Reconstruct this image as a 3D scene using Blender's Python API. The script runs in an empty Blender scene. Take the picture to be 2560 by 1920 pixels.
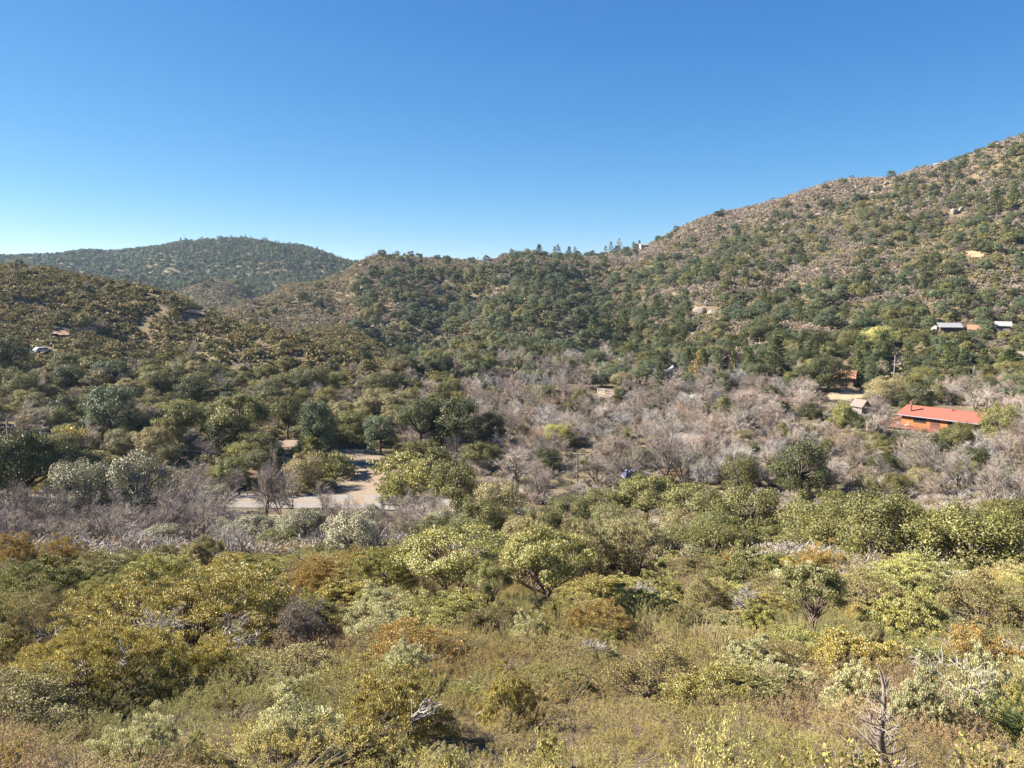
import bpy, math, random
import numpy as np
R = math.radians
SC = bpy.context.scene
C = SC.collection

# ---------------------------------------------------------------- camera, sky, sun, exposure
CZ = 40.0
F, PITCH = 1971.0, R(7.5)
cam = bpy.data.cameras.new('camera'); camo = bpy.data.objects.new('camera', cam); C.objects.link(camo)
cam.sensor_width = 36; cam.lens = 36 * F / 2560; cam.clip_start = .2; cam.clip_end = 9000
camo.location = (0, 0, CZ); camo.rotation_euler = (R(90) - PITCH, 0, 0)
SC.camera = camo
SUN_AZ, SUN_EL = -86.0, 34.0          # degrees from the view direction (negative: to the left), height
W = bpy.data.worlds.new('World'); SC.world = W; W.use_nodes = True
nt = W.node_tree; nt.nodes.clear()
sky = nt.nodes.new('ShaderNodeTexSky'); sky.sky_type = 'NISHITA'; sky.sun_disc = False
sky.sun_elevation = R(SUN_EL); sky.sun_rotation = R(SUN_AZ)
sky.altitude = 3000; sky.air_density = 1.0; sky.dust_density = .3; sky.ozone_density = 10.0
bg = nt.nodes.new('ShaderNodeBackground'); bg.inputs[1].default_value = .10
wo = nt.nodes.new('ShaderNodeOutputWorld'); se = nt.nodes.new('ShaderNodeSeparateColor'); co = nt.nodes.new('ShaderNodeCombineColor')
nt.links.new(sky.outputs[0], se.inputs[0])
for i, (pw, k) in enumerate(((1.36, .325), (.90, .455), (.56, .78))):     # the deep clear blue of dry mountain air
    p_ = nt.nodes.new('ShaderNodeMath'); p_.operation = 'POWER'; p_.inputs[1].default_value = pw; nt.links.new(se.outputs[i], p_.inputs[0])
    q_ = nt.nodes.new('ShaderNodeMath'); q_.operation = 'MULTIPLY'; q_.inputs[1].default_value = k; nt.links.new(p_.outputs[0], q_.inputs[0]); nt.links.new(q_.outputs[0], co.inputs[i])
nt.links.new(co.outputs[0], bg.inputs[0]); nt.links.new(bg.outputs[0], wo.inputs[0])
sl = bpy.data.lights.new('sun', 'SUN'); sl.energy = 5.0; sl.angle = R(.5); sl.color = (1, .91, .77)
so = bpy.data.objects.new('sun', sl); C.objects.link(so)
a_, e_ = R(SUN_AZ), R(SUN_EL)
from mathutils import Vector, Matrix
sd = Vector((math.sin(a_) * math.cos(e_), math.cos(a_) * math.cos(e_), math.sin(e_)))
so.rotation_euler = (-sd).to_track_quat('-Z', 'Y').to_euler()
vs = SC.view_settings; vs.view_transform = 'Standard'; vs.look = 'None'; vs.gamma = 1; vs.exposure = 2.05
SC.render.engine = 'CYCLES'
cy = SC.cycles; cy.max_bounces = 5; cy.diffuse_bounces = 3; cy.glossy_bounces = 2; cy.transmission_bounces = 3
cy.transparent_max_bounces = 6; cy.volume_bounces = 0; cy.caustics_reflective = False; cy.caustics_refractive = False
cy.use_denoising = True; cy.denoiser = 'OPENIMAGEDENOISE'; cy.denoising_input_passes = 'RGB_ALBEDO_NORMAL'; cy.denoising_prefilter = 'ACCURATE'; cy.sample_clamp_indirect = 4

# ---------------------------------------------------------------- projection
cp, sp = math.cos(PITCH), math.sin(PITCH)
def ray(px, py):
    px = np.asarray(px, float); py = np.asarray(py, float)
    x = (px - 1280) / F; y = (960 - py) / F
    return x, cp + sp * y, -sp + cp * y
def w2p(x, y, z):
    z = z - CZ; d = y * cp - z * sp; u = y * sp + z * cp
    d = np.where(d < .1, .1, d)
    return 1280 + F * x / d, 960 - F * u / d
def pt(px, py, Y):
    x, y, z = ray(px, py)
    return x / y * Y, Y + 0 * x, CZ + z / y * Y

# ---------------------------------------------------------------- terrain: feature lines (px, py, depth)
LN = [
 [(-500,2300,4),(1280,2300,4),(3100,2300,4)],
 [(-500,1920,8),(1280,1920,7.5),(3100,1920,8)],
 [(-500,1610,17),(0,1610,17),(640,1600,17.5),(1280,1610,17),(1920,1625,16),(2560,1640,15.5),(3100,1640,15)],
 [(-500,1440,34),(320,1450,33),(640,1440,34),(960,1440,34),(1280,1490,29),(1600,1465,32),(2240,1460,32),(3100,1460,32)],
 [(-500,1390,60),(640,1385,62),(960,1375,64),(1280,1375,62),(1600,1385,60),(2240,1375,60),(3100,1360,60)],
 [(-500,1280,108),(0,1280,107),(320,1282,108),(640,1290,109),(960,1272,112),(1280,1242,118),(1600,1232,120),(1920,1226,120),(2240,1215,120),(3100,1200,120)],
 [(-500,1225,120),(320,1228,120),(640,1242,121),(960,1182,134),(1280,1150,143),(1600,1140,146),(1920,1130,148),(2240,1110,155),(3100,1080,160)],
 [(-500,1150,130),(0,1155,129),(320,1168,128),(640,1172,132),(960,1120,152),(1280,1062,178),(1600,1060,180),(1920,1052,182),(2240,1060,178),(3100,1030,185)],
 [(-500,980,175),(0,990,175),(320,1000,175),(640,1020,176),(960,1000,198),(1280,985,224),(1600,978,229),(1920,962,237),(2240,960,235),(3100,950,230)],
 [(-500,830,225),(0,850,230),(320,870,226),(640,922,216),(960,945,232),(1280,902,284),(1600,882,299),(1920,882,289),(2240,872,289),(3100,850,290)],
 [(-500,655,345),(0,682,332),(155,704,325),(330,729,315),(428,756,305),(500,790,295),(583,818,285),(700,842,272),(816,877,262),(960,912,262),(1120,900,280),(1280,835,350),(1600,802,370),(1920,782,370),(2240,752,370),(3100,720,370)],
 [(-500,740,420),(0,735,430),(320,775,430),(640,865,390),(960,885,305),(1120,860,330),(1280,764,440),(1600,742,450),(1920,702,450),(2240,655,450),(2560,622,445),(3100,590,440)],
 [(-500,760,500),(0,755,500),(320,795,470),(480,830,440),(640,805,450),(960,792,430),(1280,705,560),(1600,692,600),(1920,602,600),(2240,542,580),(2560,482,545),(3100,430,520)],
 [(-500,760,600),(0,765,600),(320,800,520),(480,812,480),(552,795,485),(641,748,545),(778,712,620),(860,697,680),(900,672,700),(955,650,740),(1013,652,750),(1068,657,760),(1200,662,760),(1316,652,760),(1453,650,780),(1511,643,800),(1589,627,800),(1628,612,800),(1710,569,790),(1758,550,780),(1894,519,760),(2011,487,740),(2147,466,735),(2225,461,715),(2283,442,690),(2400,407,660),(2497,367,642),(2560,349,640),(3100,250,640)],
 [(-500,745,760),(0,745,740),(320,770,700),(540,790,650),(640,790,650),(778,745,740),(955,700,830),(1280,712,850),(1600,690,880),(1900,600,850),(2240,540,800),(2560,450,750),(3100,380,750)],
 [(-500,720,850),(0,722,850),(330,718,880),(428,739,890),(480,722,900),(537,706,900),(590,722,895),(634,748,880),(778,775,900),(960,760,950),(1280,740,1000),(1900,660,1000),(2560,520,950),(3100,480,950)],
 [(-500,695,1050),(0,695,1100),(330,702,1100),(537,722,1030),(640,725,1060),(778,715,1120),(960,705,1200),(1280,735,1200),(1900,700,1200),(2560,620,1200),(3100,600,1200)],
 [(-500,655,1450),(0,648,1450),(195,636,1480),(350,631,1500),(447,616,1500),(540,609,1500),(615,606,1500),(700,617,1500),(778,630,1480),(860,654,1450),(955,675,1450),(1100,692,1450),(1280,705,1500),(3100,700,1500)],
 [(-500,720,2100),(1280,720,2100),(3100,720,2100)],
 [(-500,712,6500),(1280,712,6500),(3100,712,6500)],
]
def pchip(x, y, xi):
    x = np.asarray(x, float); y = np.asarray(y, float); h = np.diff(x); d = np.diff(y) / h
    m = np.zeros(len(x)); m[0], m[-1] = d[0], d[-1]
    for i in range(1, len(x) - 1):
        if d[i-1] * d[i] > 0:
            w1, w2 = 2*h[i] + h[i-1], h[i] + 2*h[i-1]
            m[i] = (w1 + w2) / (w1 / d[i-1] + w2 / d[i])
    xi = np.clip(xi, x[0], x[-1]); k = np.clip(np.searchsorted(x, xi) - 1, 0, len(x) - 2)
    t = (xi - x[k]) / h[k]
    return (2*t**3-3*t**2+1)*y[k] + (t**3-2*t**2+t)*h[k]*m[k] + (-2*t**3+3*t**2)*y[k+1] + (t**3-t**2)*h[k]*m[k+1]
AZ = np.concatenate([np.linspace(-math.pi, -.72, 40)[:-1], np.linspace(-.72, .72, 760), np.linspace(.72, math.pi, 40)[1:]])
LR = np.linspace(math.log(1.6), math.log(6500), 640); RR = np.exp(LR)
kr, kz = [], []
for ln in LN:
    a, r_, z_ = [], [], []
    for px, py, Y in ln:
        x, y, z = pt(px, py, Y); a.append(math.atan2(x, y)); r_.append(math.log(math.hypot(x, y))); z_.append(float(z))
    kr.append(pchip(a, r_, AZ)); kz.append(pchip(a, z_, AZ))
kr = np.array(kr); kz = np.array(kz)
ZT = np.zeros((len(AZ), len(LR)))
for i in range(len(AZ)):
    ZT[i] = pchip(np.concatenate([[LR[0] - 1], kr[:, i]]), np.concatenate([[kz[0, i] + .6], kz[:, i]]), LR)
def smooth_noise(x, y, seed):
    rs = np.random.RandomState(seed); g = rs.rand(64, 64)
    xi = np.floor(x).astype(int); yi = np.floor(y).astype(int); fx = x - xi; fy = y - yi
    fx = fx*fx*(3-2*fx); fy = fy*fy*(3-2*fy)
    q = lambda a, b: g[a % 64, b % 64]
    return (q(xi,yi)*(1-fx)+q(xi+1,yi)*fx)*(1-fy) + (q(xi,yi+1)*(1-fx)+q(xi+1,yi+1)*fx)*fy
GX = np.sin(AZ)[:, None] * RR[None]; GY = np.cos(AZ)[:, None] * RR[None]
def ss(x, a, b):
    t = np.clip((x - a) / (b - a), 0, 1); return t*t*(3-2*t)
hill = ss(RR, 190, 480)[None] * (1 - .4*ss(RR, 1500, 3000)[None])
for k, (s, amp) in enumerate([(95, 8.5), (46, 4.5), (21, 2.0)]):
    n = smooth_noise(GX*.9/s + GY*.45/s + 7*k, GY*.55/s - GX*.3/s + 3*k, 11 + k)
    ZT += hill * amp * ((1 - np.abs(2*n - 1)) - .55)
ZT += (smooth_noise(GX/6, GY/6, 5) - .5) * .5 * ss(RR, 6, 20)[None] + (smooth_noise(GX/1.7, GY/1.7, 6) - .5) * .16 * ss(RR, 3, 8)[None]
def terr(x, y):
    x = np.asarray(x, float); y = np.asarray(y, float)
    a = np.arctan2(x, y); l = np.log(np.maximum(np.hypot(x, y), 1.6))
    i = np.clip(np.searchsorted(AZ, a) - 1, 0, len(AZ) - 2); fa = np.clip((a - AZ[i]) / (AZ[i+1] - AZ[i]), 0, 1)
    j = np.clip(((l - LR[0]) / (LR[1] - LR[0])).astype(int), 0, len(LR) - 2); fl = np.clip((l - LR[j]) / (LR[1] - LR[0]), 0, 1)
    return (ZT[i,j]*(1-fa)+ZT[i+1,j]*fa)*(1-fl) + (ZT[i,j+1]*(1-fa)+ZT[i+1,j+1]*fa)*fl
RS = np.exp(np.linspace(math.log(4), math.log(4000), 2600))
def hit(px, py):
    """where the line of sight through a point of the photograph meets the ground"""
    x, y, z = ray(px, py); h = math.hypot(x, y); X = x/h*RS; Y = y/h*RS
    below = terr(X, Y) >= CZ + z/h*RS
    k = int(np.argmax(below)) if below.any() else len(RS) - 1
    if not below.any():      # above the skyline: the highest point of this direction
        k = int(np.argmax((terr(X, Y) - CZ) / RS))
    return float(X[k]), float(Y[k]), float(terr(X[k], Y[k]))
def seg_dist(x, y, P):
    best = np.full(x.shape, 1e9); tt = np.zeros(x.shape)
    for i in range(len(P) - 1):
        ax, ay = P[i][:2]; bx, by = P[i+1][:2]; L2 = (bx-ax)**2 + (by-ay)**2 + 1e-9
        t = np.clip(((x-ax)*(bx-ax) + (y-ay)*(by-ay)) / L2, 0, 1)
        d = np.hypot(x - ax - t*(bx-ax), y - ay - t*(by-ay)); m = d < best
        best = np.where(m, d, best); tt = np.where(m, i + t, tt)
    return best, tt
for P, dep, wid in [([(1010,868),(1060,815),(1120,760),(1180,712)], 15, 28), ([(1020,862),(940,800),(870,745)], 9, 20),
                    ([(1600,850),(1572,770),(1530,712),(1490,676)], 15, 28), ([(350,800),(470,860),(640,905)], 9, 17),
                    ([(1900,760),(1960,680),(2060,600)], 6, 24), ([(2150,760),(2230,660),(2330,560)], 6, 24), ([(120,750),(260,800)], 4, 13)]:
    Q = [hit(*p) for p in P]; d, _ = seg_dist(GX, GY, Q); ZT -= dep * np.exp(-(d / wid) ** 2)
# road bed levelled into the valley floor
ROAD = [(-95, 117), (-68, 117), (-46, 116.5), (-24, 116), (-8, 111), (6, 102), (22, 93), (44, 87), (74, 86), (115, 90)]
def curve(P, n):
    P = np.array(P, float); t = np.arange(len(P)); ti = np.linspace(0, len(P) - 1, n)
    return np.stack([pchip(t, P[:, k], ti) for k in range(P.shape[1])], 1)
RC = curve(ROAD, 160); RZ = terr(RC[:, 0], RC[:, 1])
RZ = np.convolve(np.pad(RZ, 15, 'edge'), np.ones(31) / 31, 'valid')
d, t = seg_dist(GX, GY, RC); zi = np.interp(t, np.arange(160), RZ); k = 1 - ss(d, 5.5, 9)
ZT = ZT * (1 - k) + zi * k
DRV = [(918,1262,5),(920,1232,5.5),(903,1208,6.5),(925,1184,6),(925,1158,7),(892,1136,7),(828,1124,5),(740,1112,5),(716,1100,4)]
DP = curve([hit(a, b)[:2] + (w,) for a, b, w in DRV], 90)
DZ = terr(DP[:, 0], DP[:, 1]); DZ = np.convolve(np.pad(DZ, 4, 'edge'), np.ones(9) / 9, 'valid')
d, t = seg_dist(GX, GY, DP); zi = np.interp(t, np.arange(90), DZ); k = (1 - ss(d, 4.0, 7))
ZT = ZT * (1 - k) + zi * k
TT = (ZT - CZ) / RR[None]; CM = np.maximum.accumulate(TT, 1)
def visible(x, y, ztop):
    a = np.arctan2(x, y); r = np.hypot(x, y); i = np.clip(np.searchsorted(AZ, a), 0, len(AZ) - 1)
    j = np.clip(((np.log(np.maximum(r * .985, 1.7)) - LR[0]) / (LR[1] - LR[0])).astype(int), 0, len(LR) - 1)
    return (ztop - CZ) / r > CM[i, j]

# ---------------------------------------------------------------- materials
def N(nt, t, **kw):
    n = nt.nodes.new('ShaderNode' + t)
    for k, v in kw.items(): setattr(n, k, v)
    return n
def newmat(name):
    m = bpy.data.materials.new(name); m.use_nodes = True; nt = m.node_tree; nt.nodes.clear()
    o = N(nt, 'OutputMaterial'); b = N(nt, 'BsdfPrincipled'); nt.links.new(b.outputs[0], o.inputs[0])
    return m, nt, b, o
def plain(name, col, rough=.8, var=.12, scale=3.0, metal=0, bump=.0, col2=None):
    col = tuple(c*.62 for c in col); col2 = tuple(c*.62 for c in col2) if col2 else None
    m, nt, b, o = newmat(name)
    tc = N(nt, 'TexCoord'); no = N(nt, 'TexNoise'); no.inputs['Scale'].default_value = scale; no.inputs['Detail'].default_value = 6
    mx = N(nt, 'Mix', data_type='RGBA')
    c2 = col2 or tuple(c * (1 + 2*var) for c in col); c1 = tuple(c * (1 - 2*var) for c in col) if col2 is None else col
    mx.inputs[6].default_value = (*c1, 1); mx.inputs[7].default_value = (*c2, 1)
    nt.links.new(tc.outputs['Object'], no.inputs[0]); nt.links.new(no.outputs[0], mx.inputs[0]); nt.links.new(mx.outputs[2], b.inputs['Base Color'])
    b.inputs['Roughness'].default_value = rough; b.inputs['Metallic'].default_value = metal
    if bump:
        bp = N(nt, 'Bump'); bp.inputs[0].default_value = bump; bp.inputs[1].default_value = .05
        nt.links.new(no.outputs[0], bp.inputs['Height']); nt.links.new(bp.outputs[0], b.inputs['Normal'])
    return m
def leafmat(name, second, amount, rough=.5, spec=.35, trans=.25, dark=.62, light=1.45):
    """tint comes from the plant itself, each leaf varies; SECOND: colour of its odd leaves (dry, red, or pale as painted glints)"""
    m, nt, b, o = newmat(name); L = nt.links.new
    at = N(nt, 'Attribute', attribute_type='INSTANCER', attribute_name='tint')
    tn = N(nt, 'Attribute', attribute_type='GEOMETRY', attribute_name='tone')
    oi = N(nt, 'ObjectInfo')
    mr = N(nt, 'MapRange'); mr.inputs[3].default_value = dark; mr.inputs[4].default_value = light; L(tn.outputs['Fac'], mr.inputs[0])
    mr2 = N(nt, 'MapRange'); mr2.inputs[3].default_value = .82; mr2.inputs[4].default_value = 1.2; L(oi.outputs['Random'], mr2.inputs[0])
    mu = N(nt, 'Math', operation='MULTIPLY'); L(mr.outputs[0], mu.inputs[0]); L(mr2.outputs[0], mu.inputs[1])
    sc = N(nt, 'VectorMath', operation='SCALE'); L(at.outputs['Color'], sc.inputs[0]); L(mu.outputs[0], sc.inputs['Scale'])
    # odd leaves by a second hash of tone
    h = N(nt, 'Math', operation='MULTIPLY'); h.inputs[1].default_value = 97.13; L(tn.outputs['Fac'], h.inputs[0])
    fr = N(nt, 'Math', operation='FRACT'); L(h.outputs[0], fr.inputs[0])
    lt = N(nt, 'Math', operation='LESS_THAN'); lt.inputs[1].default_value = amount; L(fr.outputs[0], lt.inputs[0])
    mx = N(nt, 'Mix', data_type='RGBA'); L(lt.outputs[0], mx.inputs[0]); L(sc.outputs[0], mx.inputs[6]); mx.inputs[7].default_value = (*second, 1)
    L(mx.outputs[2], b.inputs['Base Color']); b.inputs['Roughness'].default_value = rough
    b.inputs['Specular IOR Level'].default_value = spec
    if trans:
        tr = N(nt, 'BsdfTranslucent'); L(mx.outputs[2], tr.inputs[0]); ms = N(nt, 'MixShader'); ms.inputs[0].default_value = trans
        L(b.outputs[0], ms.inputs[1]); L(tr.outputs[0], ms.inputs[2]); L(ms.outputs[0], o.inputs[0])
    return m
M_OAK = leafmat('oak_leaves', (.12, .105, .045), .10, trans=.14, dark=.55, light=1.5)
M_MANZ = leafmat('manzanita_leaves', (.42, .40, .23), .24, rough=.5, spec=.3, trans=.14, dark=.45, light=1.5)  # pale odd leaves put sun sparkle and highlights into the leaf colour
M_MANZR = leafmat('reddening_leaves', (.27, .25, .08), .3, rough=.4, trans=.18, dark=.5, light=1.45)
M_NEEDLE = leafmat('pine_needles', (.10, .09, .03), .06, rough=.6, trans=.12)
M_CHAM = leafmat('chamise_sprays', (.25, .185, .09), .16, rough=.75, spec=.1, trans=.2, dark=.65, light=1.3)
M_SCRUB = leafmat('scrub_leaves', (.20, .175, .11), .14, rough=.7, spec=.15, trans=.12, dark=.55, light=1.45)
M_TWIG = leafmat('bare_twigs', (.34, .31, .28), .08, rough=.9, spec=.05, trans=0, dark=.75, light=1.25)
M_BARK = plain('bark', (.10, .075, .06), .9, .2, 9, bump=.5)
M_DEAD = plain('bleached_dead_wood', (.28, .25, .225), .8, .0, 7, bump=.4, col2=(.62, .58, .545))
M_DEADB = plain('weathered_dead_bark', (.13, .095, .08), .85, 0, 8, bump=.5, col2=(.40, .33, .29))

def groundmat():
    m, nt, b, o = newmat('hillside_soil'); L = nt.links.new
    g = N(nt, 'NewGeometry'); 
    def noi(s, d=8, r=.6):
        n = N(nt, 'TexNoise'); n.inputs['Scale'].default_value = s; n.inputs['Detail'].default_value = d; n.inputs['Roughness'].default_value = r
        L(g.outputs['Position'], n.inputs[0]); return n
    n1, n2, n3 = noi(.02), noi(.35), noi(6)
    def mix(f, a, c):
        x = N(nt, 'Mix', data_type='RGBA'); L(f, x.inputs[0])
        for i, v in ((6, a), (7, c)):
            if isinstance(v, tuple): x.inputs[i].default_value = (*v, 1)
            else: L(v, x.inputs[i])
        return x.outputs[2]
    def ramp(n, a, c):
        r = N(nt, 'MapRange'); r.inputs[1].default_value = a; r.inputs[2].default_value = c; L(n.outputs[0], r.inputs[0]); return r.outputs[0]
    c1 = mix(ramp(n2, .35, .65), (.10, .078, .048), (.16, .125, .08))
    c2 = mix(ramp(n1, .45, .6), c1, (.125, .11, .065))
    c3 = mix(ramp(n3, .5, .75), c2, (.24, .185, .13))
    L(c3, b.inputs['Base Color']); b.inputs['Roughness'].default_value = .95; b.inputs['Specular IOR Level'].default_value = .1
    bp = N(nt, 'Bump'); bp.inputs[0].default_value = .6; bp.inputs[1].default_value = .15; L(n3.outputs[0], bp.inputs['Height']); L(bp.outputs[0], b.inputs['Normal'])
    return m
M_GROUND = groundmat()

# ---------------------------------------------------------------- mesh helpers
def tag(o, label=None, cat=None, group=None, kind=None):
    if label: o['label'] = label
    if cat: o['category'] = cat
    if group: o['group'] = group
    if kind: o['kind'] = kind
    return o
def mk(name, V, Q, mats, mi=None, tone=None, smooth=False):
    """V (n,3), Q (m,4) with Q[:,3] == -1 for a triangle"""
    V = np.asarray(V, np.float32); Q = np.asarray(Q, np.int64)
    me = bpy.data.meshes.new(name); tri = Q[:, 3] < 0
    ls = np.where(tri, 3, 4); st = np.concatenate([[0], np.cumsum(ls)[:-1]])
    loops = Q.ravel()[Q.ravel() >= 0]
    me.vertices.add(len(V)); me.vertices.foreach_set('co', V.ravel())
    me.loops.add(len(loops)); me.loops.foreach_set('vertex_index', loops.astype(np.int32))
    me.polygons.add(len(Q)); me.polygons.foreach_set('loop_start', st.astype(np.int32)); me.polygons.foreach_set('loop_total', ls.astype(np.int32))
    for m in mats: me.materials.append(m)
    if mi is not None: me.polygons.foreach_set('material_index', np.asarray(mi, np.int32))
    me.polygons.foreach_set('use_smooth', np.full(len(Q), bool(smooth)))
    if tone is not None:
        a = me.attributes.new('tone', 'FLOAT', 'POINT'); a.data.foreach_set('value', np.asarray(tone, np.float32))
    me.update(calc_edges=True)
    return me
def ob(name, me, parent=None, loc=(0, 0, 0), rz=0, sc=None):
    o = bpy.data.objects.new(name, me); C.objects.link(o); o.parent = parent
    o.location = loc; o.rotation_euler = (0, 0, rz)
    if sc: o.scale = sc
    return o
def nrm(v): return v / (np.linalg.norm(v, axis=-1, keepdims=True) + 1e-9)
class Geo:
    def __init__(s): s.V = []; s.Q = []; s.M = []; s.T = []; s.n = 0
    def add(s, V, Q, m=0, tone=None):
        V = np.asarray(V, float).reshape(-1, 3); Q = np.asarray(Q, int).reshape(-1, 4)
        s.V.append(V); s.Q.append(np.where(Q < 0, -1, Q + s.n)); s.M.append(np.full(len(Q), m)); s.T.append(np.full(len(V), .5) if tone is None else tone); s.n += len(V)
    def leaves(s, c, ax, n, L, Wd, m=0, rs=None):
        k = len(c); ax = nrm(ax); n = nrm(n - (n*ax).sum(1, keepdims=True)*ax); sd_ = np.cross(ax, n)
        L = np.broadcast_to(L, (k,))[:, None]; Wd = np.broadcast_to(Wd, (k,))[:, None]
        V = np.stack([c - ax*L/2, c + sd_*Wd/2 + ax*L*.05, c + ax*L/2, c - sd_*Wd/2 + ax*L*.05], 1).reshape(-1, 3)
        s.add(V, np.arange(4*k).reshape(k, 4), m, np.repeat(rs.rand(k), 4))
    def tubes(s, S, n=4, m=0, rs=None):
        S = np.array(S, float).reshape(-1, 8); p0, p1 = S[:, :3], S[:, 3:6]; d = nrm(p1 - p0)
        h = np.where(np.abs(d[:, 2:3]) > .9, [[1., 0, 0]], [[0., 0, 1]]); u = nrm(np.cross(d, h)); v = np.cross(d, u)
        a = np.arange(n) * 2*math.pi/n; ring = np.cos(a)[None, :, None]*u[:, None] + np.sin(a)[None, :, None]*v[:, None]
        A = p0[:, None] + ring*S[:, 6, None, None]; B = p1[:, None] + ring*S[:, 7, None, None]
        V = np.concatenate([A, B], 1).reshape(-1, 3); k = len(S); i = np.arange(n); j = (i+1) % n
        Q = np.stack([i, j, j+n, i+n], 1)[None] + (np.arange(k)*2*n)[:, None, None]
        s.add(V, Q, m, np.repeat(rs.rand(k), 2*n) if rs is not None else None)
    def box(s, x0, y0, z0, x1, y1, z1, m=0):
        V = [(x, y, z) for z in (z0, z1) for x, y in ((x0, y0), (x1, y0), (x1, y1), (x0, y1))]
        s.add(V, [(0,3,2,1),(4,5,6,7),(0,1,5,4),(1,2,6,5),(2,3,7,6),(3,0,4,7)], m)
    def mesh(s, name, mats, smooth=False):
        return mk(name, np.concatenate(s.V), np.concatenate(s.Q), mats, np.concatenate(s.M), np.concatenate(s.T), smooth)

def rdir(rs, k): return nrm(rs.randn(k, 3))
def branches(rs, start, d0, L0, r0, kids, lens, rads, ang, up, wob=.18, nseg=(4, 3, 3, 2, 2, 1)):
    """skeleton as tapered segments; returns {level: [segments]}"""
    out = {}; st = [(np.array(start, float), nrm(np.array(d0, float)), L0, r0, 0)]
    while st:
        p, d, L, r, lv = st.pop(); ns = nseg[min(lv, len(nseg)-1)]; pts = [p]; dd = d
        rend = r * (.55 if lv < len(kids) else .35)
        for i in range(ns):
            dd = nrm(dd + rs.randn(3)*wob + np.array([0, 0, up[min(lv, len(up)-1)]])/ns); q = pts[-1] + dd*L/ns
            out.setdefault(lv, []).append([*pts[-1], *q, r + (rend-r)*i/ns, r + (rend-r)*(i+1)/ns]); pts.append(q)
        if lv < len(kids):
            k = kids[lv]
            for c in range(k):
                t = (.35 + .65*(c + rs.rand())/k) * ns if k > 1 else ns; i = min(int(t), ns-1); q = pts[i] + (pts[i+1]-pts[i])*min(t-i, 1)
                ax = rs.randn(3); ax -= ax.dot(dd)*dd; ax = nrm(ax); a = ang[min(lv, len(ang)-1)] * (.6 + .7*rs.rand())
                st.append((q, dd*math.cos(a) + ax*math.sin(a), L*lens[min(lv, len(lens)-1)]*(.7+.6*rs.rand()), rads[min(lv, len(rads)-1)]*r, lv+1))
    return out

# ---- crowns of leaf clumps
def crown(g, rs, rx, rz, zc, ncl, cr, nleaf, ls, m=0, lo=-.45, asp=.6, upb=.35, flat=.8):
    d = rdir(rs, ncl*3); d = d[d[:, 2] > lo][:ncl]; rad = (.62 + .38*rs.rand(len(d)))
    cc = d * np.array([rx, rx, rz]) * rad[:, None]; cc[:, 2] += zc
    crs = cr * (.65 + .7*rs.rand(len(cc)))
    i = rs.randint(0, len(cc), nleaf); q = rdir(rs, nleaf); q[:, 2] = q[:, 2]*.8 + .15; q = nrm(q)
    p = cc[i] + q * (crs[i] * rs.rand(nleaf)**.38)[:, None] * np.array([1, 1, flat])
    ax = nrm(rdir(rs, nleaf) + q*.5 + np.array([0, 0, upb])); n = nrm(rdir(rs, nleaf)*.55 + q*.7 + d[i]*.6 + np.array([0, 0, .15]))
    L = ls * (.7 + .6*rs.rand(nleaf)); g.leaves(p, ax, n, L, L*asp, m, rs)
    return cc
def limbs(rs, cc, base, H, r, kk):
    """trunk and limbs reaching into the clumps"""
    S = []; top = np.array([rs.randn()*.2, rs.randn()*.2, H*.33]); mid = np.array([rs.randn()*.1, rs.randn()*.1, H*.17])
    S += [[*base, *mid, r*1.25, r*.95], [*mid, *top, r*.95, r*.8]]
    for c in cc[rs.permutation(len(cc))[:kk]]:
        m1 = top + (c-top)*.5 + rs.randn(3)*.25 + np.array([0, 0, -.15]); S += [[*top, *m1, r*.5, r*.3], [*m1, *c, r*.3, r*.08]]
    return S
PROTO = {}
def proto(kind, *meshes): PROTO.setdefault(kind, []).append(meshes)

rs = np.random.RandomState(3)
for v in range(5):      # oaks, nominal 8 m wide and 7 m high
    g = Geo(); rzz = (3.0 + .35*rs.rand()) if v else 2.5; cc = crown(g, rs, 3.5, rzz, 6.6-rzz, 54, 1.0, 20000, .16, lo=-.8 if v else -.4)
    t = Geo(); t.tubes(limbs(rs, cc, (0, 0, -.5), 7, .26, 22), 7)
    proto('oakN', g.mesh('oak_crown', [M_OAK]), t.mesh('oak_trunk', [M_BARK], True))
    g = Geo(); cc = crown(g, rs, 3.5, rzz, 6.6-rzz, 40, 1.05, 4600, .31, lo=-.8)
    g.tubes(limbs(rs, cc, (0, 0, -.5), 7, .28, 8), 4, 1); proto('oakM', g.mesh('oak_tree', [M_OAK, M_BARK]))
    g = Geo(); cc = crown(g, rs, 3.4, rzz+.2, 6.6-rzz, 20, 1.3, 620, .85, lo=-.75); proto('oakF', g.mesh('oak_far', [M_OAK]))
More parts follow.
